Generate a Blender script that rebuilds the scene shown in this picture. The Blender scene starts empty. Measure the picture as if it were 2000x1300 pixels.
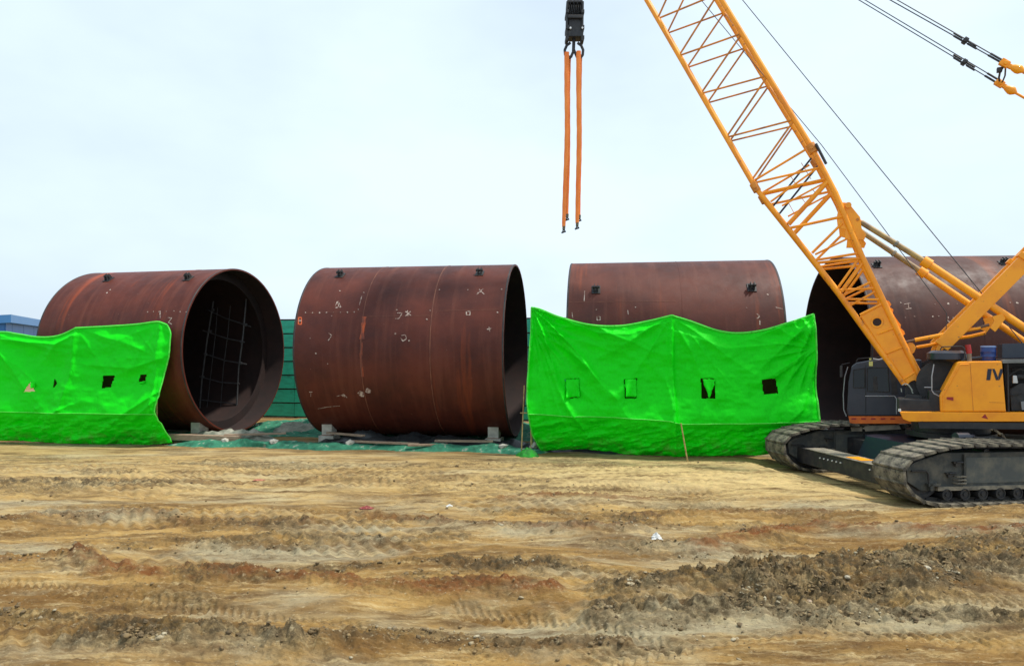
import bpy, math, random
import numpy as np
from mathutils import Vector, Matrix
random.seed(7)
rng = np.random.default_rng(11)
sc = bpy.context.scene
col = sc.collection

# ------------------------------------------------------------------ camera
F = 1350.0; HZ = 680.0; CH = 3.1
cam_d = bpy.data.cameras.new("camera"); cam = bpy.data.objects.new("camera", cam_d); col.objects.link(cam)
cam.location = (0, 0, CH); cam.rotation_euler = (math.radians(90), 0, 0)
cam_d.sensor_width = 36; cam_d.lens = 36 * F / 2000; cam_d.shift_y = (HZ - 650) / 2000
cam_d.clip_end = 3000; cam_d.clip_start = 0.1
sc.camera = cam
# ------------------------------------------------------------------ light
SUN_EL, SUN_AZ = math.radians(64), math.radians(97)      # azimuth from +Y towards +X
w = bpy.data.worlds.new("World"); sc.world = w; w.use_nodes = True
nt = w.node_tree; nt.nodes.clear()
out = nt.nodes.new('ShaderNodeOutputWorld'); bg = nt.nodes.new('ShaderNodeBackground')
sky = nt.nodes.new('ShaderNodeTexSky'); sky.sky_type = 'NISHITA'; sky.sun_disc = False
sky.sun_elevation = SUN_EL; sky.sun_rotation = SUN_AZ
sky.air_density = 1.0; sky.dust_density = 4.0; sky.ozone_density = 1.0; sky.altitude = 0
tc = nt.nodes.new('ShaderNodeTexCoord'); mp = nt.nodes.new('ShaderNodeMapping')
mp.inputs['Scale'].default_value = (1.0, 1.0, 2.2)
ns = nt.nodes.new('ShaderNodeTexNoise'); ns.inputs['Scale'].default_value = 1.5; ns.inputs['Detail'].default_value = 5
ns.inputs['Roughness'].default_value = 0.5
cr = nt.nodes.new('ShaderNodeMapRange'); cr.inputs[1].default_value = 0.34; cr.inputs[2].default_value = 0.66
cr.inputs[3].default_value = 0.66; cr.inputs[4].default_value = 1.0
mx = nt.nodes.new('ShaderNodeMix'); mx.data_type = 'RGBA'
mx.inputs[7].default_value = (7.25, 8.6, 9.8, 1)            # thin high cloud, same brightness scale as the sky texture
nt.links.new(tc.outputs['Generated'], mp.inputs[0]); nt.links.new(mp.outputs[0], ns.inputs['Vector'])
nt.links.new(ns.outputs['Fac'], cr.inputs[0]); nt.links.new(cr.outputs[0], mx.inputs[0])
nt.links.new(sky.outputs[0], mx.inputs[6]); nt.links.new(mx.outputs[2], bg.inputs[0])
bg.inputs[1].default_value = 0.10
nt.links.new(bg.outputs[0], out.inputs[0])
sd = bpy.data.lights.new("sun", 'SUN'); sun = bpy.data.objects.new("sun", sd); col.objects.link(sun)
sd.energy = 3.4; sd.angle = math.radians(4); sd.color = (1.0, 0.95, 0.86)
sdir = Vector((math.sin(SUN_AZ) * math.cos(SUN_EL), math.cos(SUN_AZ) * math.cos(SUN_EL), math.sin(SUN_EL)))
sun.rotation_euler = sdir.to_track_quat('Z', 'Y').to_euler(); sun.location = (20, 0, 40)
vs = sc.view_settings; vs.view_transform = 'Standard'; vs.look = 'None'; vs.gamma = 1; vs.exposure = 0.3
vs.use_curve_mapping = False

# ------------------------------------------------------------------ materials
def mat(name, c1, c2=None, rough=0.6, scale=3.0, lo=0.35, hi=0.65, metal=0.0, bump=0.0, bscale=30, spec=0.5, stretch=(1, 1, 1), detail=8, c3=None, c3r=(0.62, 0.72), c3scale=8, transl=0.0):
    m = bpy.data.materials.new(name); m.use_nodes = True; t = m.node_tree; N = t.nodes; L = t.links
    b = N['Principled BSDF']; b.inputs['Roughness'].default_value = rough; b.inputs['Metallic'].default_value = metal
    b.inputs['Specular IOR Level'].default_value = spec
    c1 = tuple(c1) + (1,)
    tcn = N.new('ShaderNodeTexCoord'); mpn = N.new('ShaderNodeMapping'); mpn.inputs['Scale'].default_value = stretch
    L.new(tcn.outputs['Object'], mpn.inputs[0])
    last = None
    if c2 is not None:
        n1 = N.new('ShaderNodeTexNoise'); n1.inputs['Scale'].default_value = scale; n1.inputs['Detail'].default_value = detail
        n1.inputs['Roughness'].default_value = 0.62
        L.new(mpn.outputs[0], n1.inputs['Vector'])
        r = N.new('ShaderNodeMapRange'); r.inputs[1].default_value = lo; r.inputs[2].default_value = hi; L.new(n1.outputs['Fac'], r.inputs[0])
        mm = N.new('ShaderNodeMix'); mm.data_type = 'RGBA'; mm.inputs[6].default_value = c1; mm.inputs[7].default_value = tuple(c2) + (1,)
        L.new(r.outputs[0], mm.inputs[0]); last = mm.outputs[2]
        if c3 is not None:
            n3 = N.new('ShaderNodeTexNoise'); n3.inputs['Scale'].default_value = c3scale; n3.inputs['Detail'].default_value = 6
            L.new(tcn.outputs['Object'], n3.inputs['Vector'])
            r3 = N.new('ShaderNodeMapRange'); r3.inputs[1].default_value = c3r[0]; r3.inputs[2].default_value = c3r[1]; L.new(n3.outputs['Fac'], r3.inputs[0])
            m3 = N.new('ShaderNodeMix'); m3.data_type = 'RGBA'; m3.inputs[7].default_value = tuple(c3) + (1,)
            L.new(last, m3.inputs[6]); L.new(r3.outputs[0], m3.inputs[0]); last = m3.outputs[2]
        L.new(last, b.inputs['Base Color'])
    else:
        b.inputs['Base Color'].default_value = c1
    if bump:
        nb = N.new('ShaderNodeTexNoise'); nb.inputs['Scale'].default_value = bscale; nb.inputs['Detail'].default_value = 5
        L.new(tcn.outputs['Object'], nb.inputs['Vector'])
        bp = N.new('ShaderNodeBump'); bp.inputs['Strength'].default_value = bump; bp.inputs['Distance'].default_value = 0.02
        L.new(nb.outputs['Fac'], bp.inputs['Height']); L.new(bp.outputs[0], b.inputs['Normal'])
    if transl:
        tr = N.new('ShaderNodeBsdfTranslucent'); ms = N.new('ShaderNodeMixShader'); ms.inputs[0].default_value = transl
        if last is not None: L.new(last, tr.inputs[0])
        else: tr.inputs[0].default_value = c1
        L.new(b.outputs[0], ms.inputs[1]); L.new(tr.outputs[0], ms.inputs[2]); L.new(ms.outputs[0], N['Material Output'].inputs[0])
    return m

M = {}
M['yellow'] = mat('yellow_paint', (0.98, 0.36, 0.003), (0.86, 0.28, 0.004), 0.42, 2.2, 0.45, 0.7, bump=0.04, bscale=12, c3=(0.30, 0.13, 0.04), c3r=(0.66, 0.76), c3scale=9)
M['orange_bar'] = mat('boom_paint', (0.97, 0.34, 0.005), (0.78, 0.23, 0.006), 0.45, 1.6, 0.42, 0.68, bump=0.05, c3=(0.22, 0.1, 0.05), c3r=(0.62, 0.74), c3scale=7)
M['lace'] = mat('worn_lattice_paint', (0.80, 0.27, 0.010), (0.34, 0.12, 0.02), 0.5, 2.0, 0.35, 0.65)
M['orange_strip'] = mat('orange_strip_paint', (0.75, 0.17, 0.012), (0.6, 0.12, 0.01), 0.5, 5)
M['red'] = mat('red_paint', (0.32, 0.015, 0.012), None, 0.45)
M['black'] = mat('black_steel', (0.012, 0.012, 0.014), (0.03, 0.028, 0.026), 0.55, 6, bump=0.1)
M['dark'] = mat('dark_grey_steel', (0.016, 0.017, 0.02), (0.05, 0.046, 0.038), 0.6, 4, 0.45, 0.7, bump=0.1)
M['slate'] = mat('slate_cab_paint', (0.018, 0.024, 0.038), (0.028, 0.033, 0.046), 0.32, 3, bump=0.02)
M['navy'] = mat('navy_paint', (0.008, 0.011, 0.028), None, 0.45)
M['blue'] = mat('blue_plastic', (0.012, 0.05, 0.22), (0.01, 0.03, 0.14), 0.4, 8)
M['glass'] = mat('dark_glass', (0.006, 0.008, 0.009), None, 0.08, spec=0.35)
M['seat'] = mat('interior_pale', (0.25, 0.27, 0.25), None, 0.6)
M['shoe'] = mat('dusty_track_steel', (0.045, 0.04, 0.03), (0.25, 0.22, 0.155), 0.8, 5, 0.38, 0.62, bump=0.35, bscale=22, c3=(0.05, 0.045, 0.04), c3r=(0.55, 0.68), c3scale=11)
M['frame'] = mat('dusty_frame_steel', (0.04, 0.045, 0.042), (0.13, 0.12, 0.09), 0.7, 3.2, 0.45, 0.72, bump=0.2, bscale=18)
M['dust'] = mat('dusty_beam', (0.32, 0.28, 0.2), (0.12, 0.11, 0.09), 0.85, 4, bump=0.2)
M['rope'] = mat('wire_rope', (0.07, 0.07, 0.075), None, 0.5, metal=0.3)
M['white'] = mat('white_plastic', (0.75, 0.76, 0.74), (0.6, 0.6, 0.57), 0.5, 6)
M['chalk'] = mat('chalk_paint', (0.52, 0.43, 0.36), (0.13, 0.05, 0.035), 0.9, 16, 0.40, 0.60)
M['sling'] = mat('orange_sling_webbing', (0.82, 0.17, 0.025), (0.9, 0.3, 0.06), 0.8, 4, bump=0.4, bscale=40, stretch=(1, 1, 0.3))
M['wood'] = mat('weathered_wood', (0.36, 0.27, 0.18), (0.22, 0.15, 0.10), 0.85, 6, bump=0.3, stretch=(1, 1, 6))
M['bamboo'] = mat('bamboo', (0.5, 0.38, 0.14), (0.3, 0.2, 0.08), 0.6, 9)
M['concrete'] = mat('pale_concrete', (0.5, 0.48, 0.4), (0.34, 0.33, 0.27), 0.9, 6, bump=0.3)
M['brick'] = mat('red_brick', (0.24, 0.10, 0.07), (0.32, 0.16, 0.11), 0.9, 9, bump=0.3)
M['fence'] = mat('green_sheet_metal', (0.03, 0.50, 0.31), (0.025, 0.36, 0.22), 0.5, 3, stretch=(1, 1, 3), c3=(0.01, 0.16, 0.1), c3r=(0.6, 0.75), c3scale=2)
M['bluemetal'] = mat('blue_sheet_metal', (0.02, 0.13, 0.36), (0.025, 0.15, 0.40), 0.5, 0.8)
M['net'] = mat('dark_green_netting', (0.012, 0.10, 0.055), (0.03, 0.22, 0.12), 0.85, 5, bump=0.5, c3=(0.3, 0.3, 0.24), c3r=(0.6, 0.7), c3scale=5)
M['blacksheet'] = mat('black_plastic_sheet', (0.012, 0.014, 0.016), (0.03, 0.035, 0.035), 0.4, 4, bump=0.3)
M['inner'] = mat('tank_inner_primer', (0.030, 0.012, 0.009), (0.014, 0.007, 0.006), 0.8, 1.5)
M['redcloth'] = mat('red_cloth', (0.22, 0.025, 0.03), (0.3, 0.10, 0.08), 0.9, 20)
M['tyred'] = M['black']

def tarp_mat():
    m = bpy.data.materials.new('bright_green_tarp'); m.use_nodes = True; t = m.node_tree; N = t.nodes; L = t.links
    b = N['Principled BSDF']; b.inputs['Roughness'].default_value = 0.55; b.inputs['Specular IOR Level'].default_value = 0.25
    tcn = N.new('ShaderNodeTexCoord')
    n1 = N.new('ShaderNodeTexNoise'); n1.inputs['Scale'].default_value = 2.5; n1.inputs['Detail'].default_value = 8
    L.new(tcn.outputs['Object'], n1.inputs['Vector'])
    mm = N.new('ShaderNodeMix'); mm.data_type = 'RGBA'; mm.inputs[6].default_value = (0.002, 0.80, 0.004, 1); mm.inputs[7].default_value = (0.006, 0.92, 0.008, 1)
    L.new(n1.outputs['Fac'], mm.inputs[0]); L.new(mm.outputs[2], b.inputs['Base Color'])
    n2 = N.new('ShaderNodeTexNoise'); n2.inputs['Scale'].default_value = 7; n2.inputs['Detail'].default_value = 6; n2.inputs['Distortion'].default_value = 1.2
    mp2 = N.new('ShaderNodeMapping'); mp2.inputs['Scale'].default_value = (1, 1, 0.45); mp2.inputs['Rotation'].default_value = (0, 0.4, 0)
    L.new(tcn.outputs['Object'], mp2.inputs[0]); L.new(mp2.outputs[0], n2.inputs['Vector'])
    bp = N.new('ShaderNodeBump'); bp.inputs['Strength'].default_value = 0.5; bp.inputs['Distance'].default_value = 0.05
    sb = N.new('ShaderNodeMath'); sb.operation = 'SUBTRACT'; sb.inputs[1].default_value = 0.5; L.new(n2.outputs['Fac'], sb.inputs[0])
    ab = N.new('ShaderNodeMath'); ab.operation = 'ABSOLUTE'; L.new(sb.outputs[0], ab.inputs[0]); L.new(ab.outputs[0], bp.inputs['Height'])
    # splashed mud along the foot of the sheet
    sx = N.new('ShaderNodeSeparateXYZ'); L.new(tcn.outputs['Object'], sx.inputs[0])
    r1 = N.new('ShaderNodeMapRange'); r1.inputs[1].default_value = 0.65; r1.inputs[2].default_value = 0.05; L.new(sx.outputs[2], r1.inputs[0])
    n4 = N.new('ShaderNodeTexNoise'); n4.inputs['Scale'].default_value = 4; n4.inputs['Detail'].default_value = 9; L.new(tcn.outputs['Object'], n4.inputs['Vector'])
    r2 = N.new('ShaderNodeMapRange'); r2.inputs[1].default_value = 0.45; r2.inputs[2].default_value = 0.7; r2.inputs[4].default_value = 0.7; L.new(n4.outputs['Fac'], r2.inputs[0])
    ml = N.new('ShaderNodeMath'); ml.operation = 'MULTIPLY'; L.new(r1.outputs[0], ml.inputs[0]); L.new(r2.outputs[0], ml.inputs[1])
    m5 = N.new('ShaderNodeMix'); m5.data_type = 'RGBA'; m5.inputs[7].default_value = (0.16, 0.17, 0.06, 1); L.new(mm.outputs[2], m5.inputs[6]); L.new(ml.outputs[0], m5.inputs[0]); L.new(m5.outputs[2], b.inputs['Base Color']); L.new(bp.outputs[0], b.inputs['Normal'])
    tr = N.new('ShaderNodeBsdfTranslucent'); L.new(mm.outputs[2], tr.inputs[0])
    ms = N.new('ShaderNodeMixShader'); ms.inputs[0].default_value = 0.28
    L.new(b.outputs[0], ms.inputs[1]); L.new(tr.outputs[0], ms.inputs[2]); L.new(ms.outputs[0], N['Material Output'].inputs[0])
    return m
M['tarp'] = tarp_mat()

def tank_mat(name, seed, tint=(1, 1, 1)):
    m = bpy.data.materials.new(name); m.use_nodes = True; t = m.node_tree; N = t.nodes; L = t.links
    b = N['Principled BSDF']; b.inputs['Roughness'].default_value = 0.5; b.inputs['Specular IOR Level'].default_value = 0.3
    tcn = N.new('ShaderNodeTexCoord')
    def noise(scale, st, det=8, loc=0):
        mpn = N.new('ShaderNodeMapping'); mpn.inputs['Scale'].default_value = st; mpn.inputs['Location'].default_value = (seed + loc, seed * 0.7, loc)
        L.new(tcn.outputs['Object'], mpn.inputs[0])
        n = N.new('ShaderNodeTexNoise'); n.inputs['Scale'].default_value = scale; n.inputs['Detail'].default_value = det; n.inputs['Roughness'].default_value = 0.6
        L.new(mpn.outputs[0], n.inputs['Vector']); return n.outputs['Fac']
    def rng_(v, a, c, lo=0.0, hi=1.0):
        r = N.new('ShaderNodeMapRange'); r.inputs[1].default_value = a; r.inputs[2].default_value = c; r.inputs[3].default_value = lo; r.inputs[4].default_value = hi; L.new(v, r.inputs[0]); return r.outputs[0]
    def mixc(a, bb, f):
        x = N.new('ShaderNodeMix'); x.data_type = 'RGBA'; L.new(f, x.inputs[0])
        if isinstance(a, tuple): x.inputs[6].default_value = a
        else: L.new(a, x.inputs[6])
        x.inputs[7].default_value = bb; return x.outputs[2]
    T = lambda c: (c[0] * tint[0], c[1] * tint[1], c[2] * tint[2], 1)
    c = mixc(T((0.108, 0.023, 0.012)), T((0.052, 0.011, 0.007)), rng_(noise(0.7, (1, 1, 1)), 0.35, 0.65))
    c = mixc(c, T((0.145, 0.042, 0.024)), rng_(noise(2.4, (1.6, 0.12, 0.12), 9, 3), 0.52, 0.8, 0, 0.8))   # streaks running round the shell
    c = mixc(c, T((0.30, 0.055, 0.012)), rng_(noise(1.1, (1.2, 0.10, 0.10), 6, 9), 0.60, 0.76, 0, 0.8))  # fresh rust bands
    c = mixc(c, T((0.30, 0.19, 0.14)), rng_(noise(16, (1, 1, 1), 4, 5), 0.70, 0.76, 0, 0.55))           # scuffs
    L.new(c, b.inputs['Base Color'])
    L.new(rng_(noise(3, (1, 1, 1), 6, 2), 0.3, 0.7, 0.5, 0.68), b.inputs['Roughness'])
    bp = N.new('ShaderNodeBump'); bp.inputs['Strength'].default_value = 0.12; bp.inputs['Distance'].default_value = 0.02
    L.new(noise(5, (1, 0.4, 0.4), 6, 1), bp.inputs['Height']); L.new(bp.outputs[0], b.inputs['Normal'])
    return m

# ------------------------------------------------------------------ helpers
class MB:
    def __init__(s): s.v = []; s.f = []
    def add(s, vs_, fs): o = len(s.v); s.v += [Vector(v) for v in vs_]; s.f += [tuple(i + o for i in f) for f in fs]; return s
    def box(s, c, ax, ay, az):     # centre and three half-axis vectors
        c = Vector(c); ax = Vector(ax); ay = Vector(ay); az = Vector(az)
        vs_ = [c + ax * i + ay * j + az * k for k in (-1, 1) for j in (-1, 1) for i in (-1, 1)]
        return s.add(vs_, [(0, 2, 3, 1), (4, 5, 7, 6), (0, 1, 5, 4), (2, 6, 7, 3), (0, 4, 6, 2), (1, 3, 7, 5)])
    def tube(s, p0, p1, r, n=8, r1=None, cap=True):
        p0 = Vector(p0); p1 = Vector(p1); r1 = r if r1 is None else r1
        d = (p1 - p0).normalized(); a = d.orthogonal().normalized(); b = d.cross(a)
        vs_ = []
        for p, q in ((p0, r), (p1, r1)):
            for i in range(n):
                t = 2 * math.pi * i / n; vs_.append(p + a * math.cos(t) * q + b * math.sin(t) * q)
        fs = [(i, (i + 1) % n, n + (i + 1) % n, n + i) for i in range(n)]
        if cap: fs += [tuple(range(n - 1, -1, -1)), tuple(range(n, 2 * n))]
        return s.add(vs_, fs)
    def path(s, pts, r, n=6):
        for a, b in zip(pts[:-1], pts[1:]): s.tube(a, b, r, n)
        return s
    def prism(s, poly, ext):
        n = len(poly); ext = Vector(ext)
        vs_ = [Vector(p) for p in poly] + [Vector(p) + ext for p in poly]
        fs = [tuple(range(n - 1, -1, -1)), tuple(range(n, 2 * n))] + [(i, (i + 1) % n, n + (i + 1) % n, n + i) for i in range(n)]
        return s.add(vs_, fs)
    def lathe(s, o, axis, prof, n=32):     # prof: list of (along, radius)
        o = Vector(o); d = Vector(axis).normalized(); a = d.orthogonal().normalized(); b = d.cross(a)
        vs_ = []
        for t_, r in prof:
            for i in range(n):
                t = 2 * math.pi * i / n; vs_.append(o + d * t_ + a * math.cos(t) * r + b * math.sin(t) * r)
        fs = []
        for k in range(len(prof) - 1):
            for i in range(n):
                j = (i + 1) % n; fs.append((k * n + i, k * n + j, (k + 1) * n + j, (k + 1) * n + i))
        return s.add(vs_, fs)

def rootinv(o):
    m = Matrix.Identity(4)
    while o is not None: m = o.matrix_basis @ m; o = o.parent
    return m.inverted()

def obj(name, mb, m, parent=None, smooth=False, bevel=0.0, label=None, local=False):
    """one mesh object; vertices are given in world space and stored relative to the thing they belong to"""
    me = bpy.data.meshes.new(name)
    inv = rootinv(parent) if (parent is not None and not local) else Matrix.Identity(4)
    me.from_pydata([inv @ v for v in mb.v], [], mb.f)
    o = bpy.data.objects.new(name, me); col.objects.link(o); o.parent = parent
    me.materials.append(m)
    import bmesh
    bm = bmesh.new(); bm.from_mesh(me); bmesh.ops.recalc_face_normals(bm, faces=bm.faces); bm.to_mesh(me); bm.free()
    if smooth:
        for p in me.polygons: p.use_smooth = True
        me.set_sharp_from_angle(angle=math.radians(38))
    if bevel:
        bv = o.modifiers.new('bevel', 'BEVEL'); bv.width = bevel; bv.segments = 2; bv.limit_method = 'ANGLE'
    if label: o['label'] = label
    return o

def tag(o, label, cat, group=None, kind=None):
    if label: o['label'] = label
    if cat: o['category'] = cat
    if group: o['group'] = group
    if kind: o['kind'] = kind
    return o
def thing(name, loc, label, cat, group=None, rotz=0.0):
    o = bpy.data.objects.new(name, None); col.objects.link(o); o.location = loc; o.rotation_euler = (0, 0, rotz)
    o.empty_display_size = 0.3
    return tag(o, label, cat, group)

# row frame: the tanks stand in a row turned 8.43 degrees against the picture plane
YAW = math.radians(8.43); RD = Vector((math.cos(YAW), -math.sin(YAW), 0)); RN = Vector((math.sin(YAW), math.cos(YAW), 0))
def row(s, D, z): return RD * s + RN * D + Vector((0, 0, z))
def P(px, py, D):          # point at distance D from the row-parallel plane through the viewpoint
    X = (px - 1000) / F
    s = (D * RN.y * X - D * RN.x) / (RD.x - RD.y * X)
    p = row(s, D, 0); p.z = CH + (HZ - py) * p.y / F; return p
def G(px, py):
    d = CH * F / (py - HZ); return Vector(((px - 1000) / F * d, d, 0))

# ------------------------------------------------------------------ noise for terrain
TAB = rng.random((256, 256))
def vnoise(x, y):
    xi = np.floor(x).astype(int); yi = np.floor(y).astype(int); fx = x - xi; fy = y - yi
    fx = fx * fx * (3 - 2 * fx); fy = fy * fy * (3 - 2 * fy)
    a = TAB[xi & 255, yi & 255]; b = TAB[(xi + 1) & 255, yi & 255]; c = TAB[xi & 255, (yi + 1) & 255]; d = TAB[(xi + 1) & 255, (yi + 1) & 255]
    return (a * (1 - fx) + b * fx) * (1 - fy) + (c * (1 - fx) + d * fx) * fy
def fbm(x, y, o=5, g=0.5):
    r = 0; a = 1; t = 0
    for i in range(o): r = r + a * vnoise(x * 2 ** i + 17.3 * i, y * 2 ** i + 9.1 * i); t += a; a *= g
    return r / t
def sstep(a, b, x): t = np.clip((x - a) / (b - a), 0, 1); return t * t * (3 - 2 * t)

# ridges and ruts: polylines on the ground, (points, half width, height, clod roughness, redness)
RIDGES = [
    ([(1370,1068),(1440,1052),(1520,1032),(1600,1024),(1720,1030),(1860,1042),(2080,1040)], 0.26, 0.12, 0.5, 1.0),
    ([(1250,1006),(1330,1004),(1420,998),(1560,996),(1680,1000)], 0.35, 0.09, 1.0, 0.5),
    ([(700,1010),(850,1016),(1000,1040),(1150,1045),(1240,1040)], 0.30, 0.09, 0.9, 0.6),
    ([(1480,1150),(1560,1120),(1680,1105),(1800,1085),(1900,1070),(2100,1060)], 0.55, 0.20, 1.5, 0.1),
    ([(1780,1160),(1900,1120),(2150,1110)], 0.60, 0.22, 1.6, 0.0),
    ([(1200,1160),(1330,1152),(1450,1150),(1540,1160),(1640,1180)], 0.30, 0.13, 1.4, 0.2),
    ([(1180,1195),(1350,1200),(1480,1195),(1620,1185)], 0.28, 0.10, 1.5, 0.1),
    ([(1560,1225),(1700,1215),(1850,1225),(2050,1240)], 0.25, 0.08, 1.4, 0.0),
    ([(150,1100),(300,1125),(420,1120),(560,1128),(700,1148),(860,1160),(1080,1158)], 0.20, 0.10, 0.9, 1.0),
    ([(-60,1030),(100,1018),(280,1012),(450,1030),(620,1028)], 0.28, 0.08, 0.9, 0.5),
    ([(420,1065),(560,1050),(760,1062),(900,1055)], 0.2, 0.05, 1.0, 0.2),
    ([(-60,946),(120,944),(300,946),(420,943),(600,938),(760,942),(900,940)], 0.30, 0.06, 0.8, 0.4),
    ([(980,975),(1120,968),(1260,972)], 0.22, 0.05, 0.4, 0.8),
    ([(-80,1210),(120,1225),(260,1250),(420,1245),(560,1252)], 0.3, 0.09, 1.2, 0.1),
    ([(600,1250),(800,1240),(1000,1255),(1200,1250)], 0.25, 0.07, 1.0, 0.1),
    ([(-60,1105),(60,1100),(160,1095)], 0.25, 0.08, 0.9, 0.6),
    ([(640,1100),(800,1108),(950,1112),(1060,1118)], 0.16, 0.05, 1.3, 0.1),
]
RUTS = [
    ([(-100,980),(300,975),(600,985),(900,990)], 0.5, -0.05), ([(300,1085),(700,1095),(1100,1090),(1300,1100)], 0.4, -0.06),
    ([(1450,1085),(1650,1072),(1800,1066)], 0.5, -0.06), ([(-100,1170),(300,1190),(700,1195),(1000,1205)], 0.35, -0.08),
    ([(900,1010),(1200,1020),(1400,1030)], 0.3, -0.05),
]
TREADS = [([(430,1118),(560,1098),(720,1090),(900,1100),(1100,1122)], 0.16, 0.11), ([(-80,1140),(120,1150),(330,1175),(520,1200),(700,1215)], 0.2, 0.12), ([(1150,1290),(1350,1262),(1560,1240),(1760,1250),(2050,1280)], 0.22, 0.13),
    ([(1700,1200),(1850,1185),(2080,1178)], 0.18, 0.12), ([(880,1180),(1020,1190),(1180,1225),(1300,1262)], 0.18, 0.11), ([(900,955),(1150,948),(1400,960),(1640,985)], 0.25, 0.16), ([(200,1010),(500,1002),(800,1000)], 0.22, 0.14), ([(1450,1072),(1620,1064),(1790,1058)], 0.16, 0.10)]
def tread_field(x, y, pts, wdt, pitch):
    z = np.zeros(x.shape); g = [G(*p) for p in pts]; acc = 0.0; best = np.full(x.shape, 1e9)
    for a, b in zip(g[:-1], g[1:]):
        dx, dy = b.x - a.x, b.y - a.y; L_ = math.hypot(dx, dy); t = ((x - a.x) * dx + (y - a.y) * dy) / (L_ * L_); tc_ = np.clip(t, 0, 1)
        ox, oy = x - a.x - tc_ * dx, y - a.y - tc_ * dy; dd = np.hypot(ox, oy); sgn = (dx * oy - dy * ox) / L_
        al = acc + tc_ * L_; v = np.clip(np.sin((al + np.abs(sgn) * 0.7) * 2 * math.pi / pitch) * 2.5, -1, 1) * 0.016 - 0.03
        m_ = sstep(0, 0.06, wdt - dd); z = np.where(dd < best, v * m_ + 0.02 * np.exp(-((dd - wdt - 0.04) / 0.05) ** 2), z); best = np.minimum(best, dd); acc += L_
    return z
def seg_field(x, y, pts, wdt, soft):
    best = np.full(x.shape, 1e9); side = np.zeros(x.shape)
    g = [G(*p) for p in pts]
    for a, b in zip(g[:-1], g[1:]):
        dx, dy = b.x - a.x, b.y - a.y; L2 = dx * dx + dy * dy
        t = np.clip(((x - a.x) * dx + (y - a.y) * dy) / L2, 0, 1)
        dd = np.hypot(x - a.x - t * dx, y - a.y - t * dy)
        best = np.minimum(best, dd)
    return np.exp(-(best / wdt) ** 2)

# crane undercarriage frame
CA = math.radians(10); TL = Vector((math.cos(CA), math.sin(CA), 0)); TM = Vector((-math.sin(CA), math.cos(CA), 0))
N0 = Vector((7.76, 13.7, 0)); TLEN = 6.8; SHOE_W = 0.9; FAR_S = 4.23
def trk_z(l, s): return -0.05 - 0.015 * l - 0.012 * s

def terrain(x, y):
    wob = (fbm(x * 0.9 + 5, y * 0.9, 3) - 0.5) * 0.55
    xx = x + wob; yy = y + wob * 0.8
    near = 1 - sstep(17.5, 20.5, y + 0.14 * x * 0 )
    z = (fbm(x * 0.22 + 3, y * 0.30, 4) - 0.5) * 0.30
    z += (fbm(x * 0.5 + 40, y * 1.9, 5) - 0.5) * 0.20
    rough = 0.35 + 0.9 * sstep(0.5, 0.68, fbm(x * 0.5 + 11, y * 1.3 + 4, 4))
    red = np.zeros(x.shape); 
    for pts, wd, h, rg, rd_ in RIDGES:
        wv = seg_field(xx, yy, pts, wd, 0)
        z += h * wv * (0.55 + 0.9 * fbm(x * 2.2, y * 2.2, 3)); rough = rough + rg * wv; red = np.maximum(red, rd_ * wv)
    for pts, wd, h in RUTS:
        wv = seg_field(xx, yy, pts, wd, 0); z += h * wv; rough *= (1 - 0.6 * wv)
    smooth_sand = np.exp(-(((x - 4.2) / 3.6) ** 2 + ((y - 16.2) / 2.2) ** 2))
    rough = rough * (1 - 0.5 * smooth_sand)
    amp = sstep(5, 8, y) * 0.2 + 0.8
    cl = fbm(x * 8, y * 11, 5, 0.68) - 0.5
    lump = np.abs(fbm(x * 4.5 + 30, y * 5.5, 4, 0.6) - 0.5) * -1 + 0.12
    z += rough * (0.13 * cl + 0.14 * lump) * amp
    # tread marks on the right
    tm = sstep(0.48, 0.62, fbm(x * 0.35 + 70, y * 0.8 + 3, 2)) * (1 - smooth_sand * 0.6)
    z += 0.022 * tm * np.sin((x * 0.85 + y * 0.5 + 0.5 * fbm(x, y, 2)) * 2 * math.pi / 0.22)
    fade = 0.35 + 0.65 * sstep(0.35, 0.6, fbm(x * 0.8 + 33, y * 0.8, 3))
    for pts, wd, pt_ in TREADS: z += tread_field(x, y, pts, wd, pt_) * fade
    z *= near * 0.9 + 0.1
    # under the crane tracks
    l = (x - N0.x) * TL.x + (y - N0.y) * TL.y; s = (x - N0.x) * TM.x + (y - N0.y) * TM.y
    base = trk_z(l, s)
    mk = sstep(-0.7, 0.2, l) * (1 - sstep(7.3, 8.2, l)) * sstep(-0.8, -0.1, s) * (1 - sstep(5.3, 6.0, s))
    z = z * (1 - mk) + (base - 0.03 + 0.035 * cl) * mk
    return z, rough, red

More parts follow.
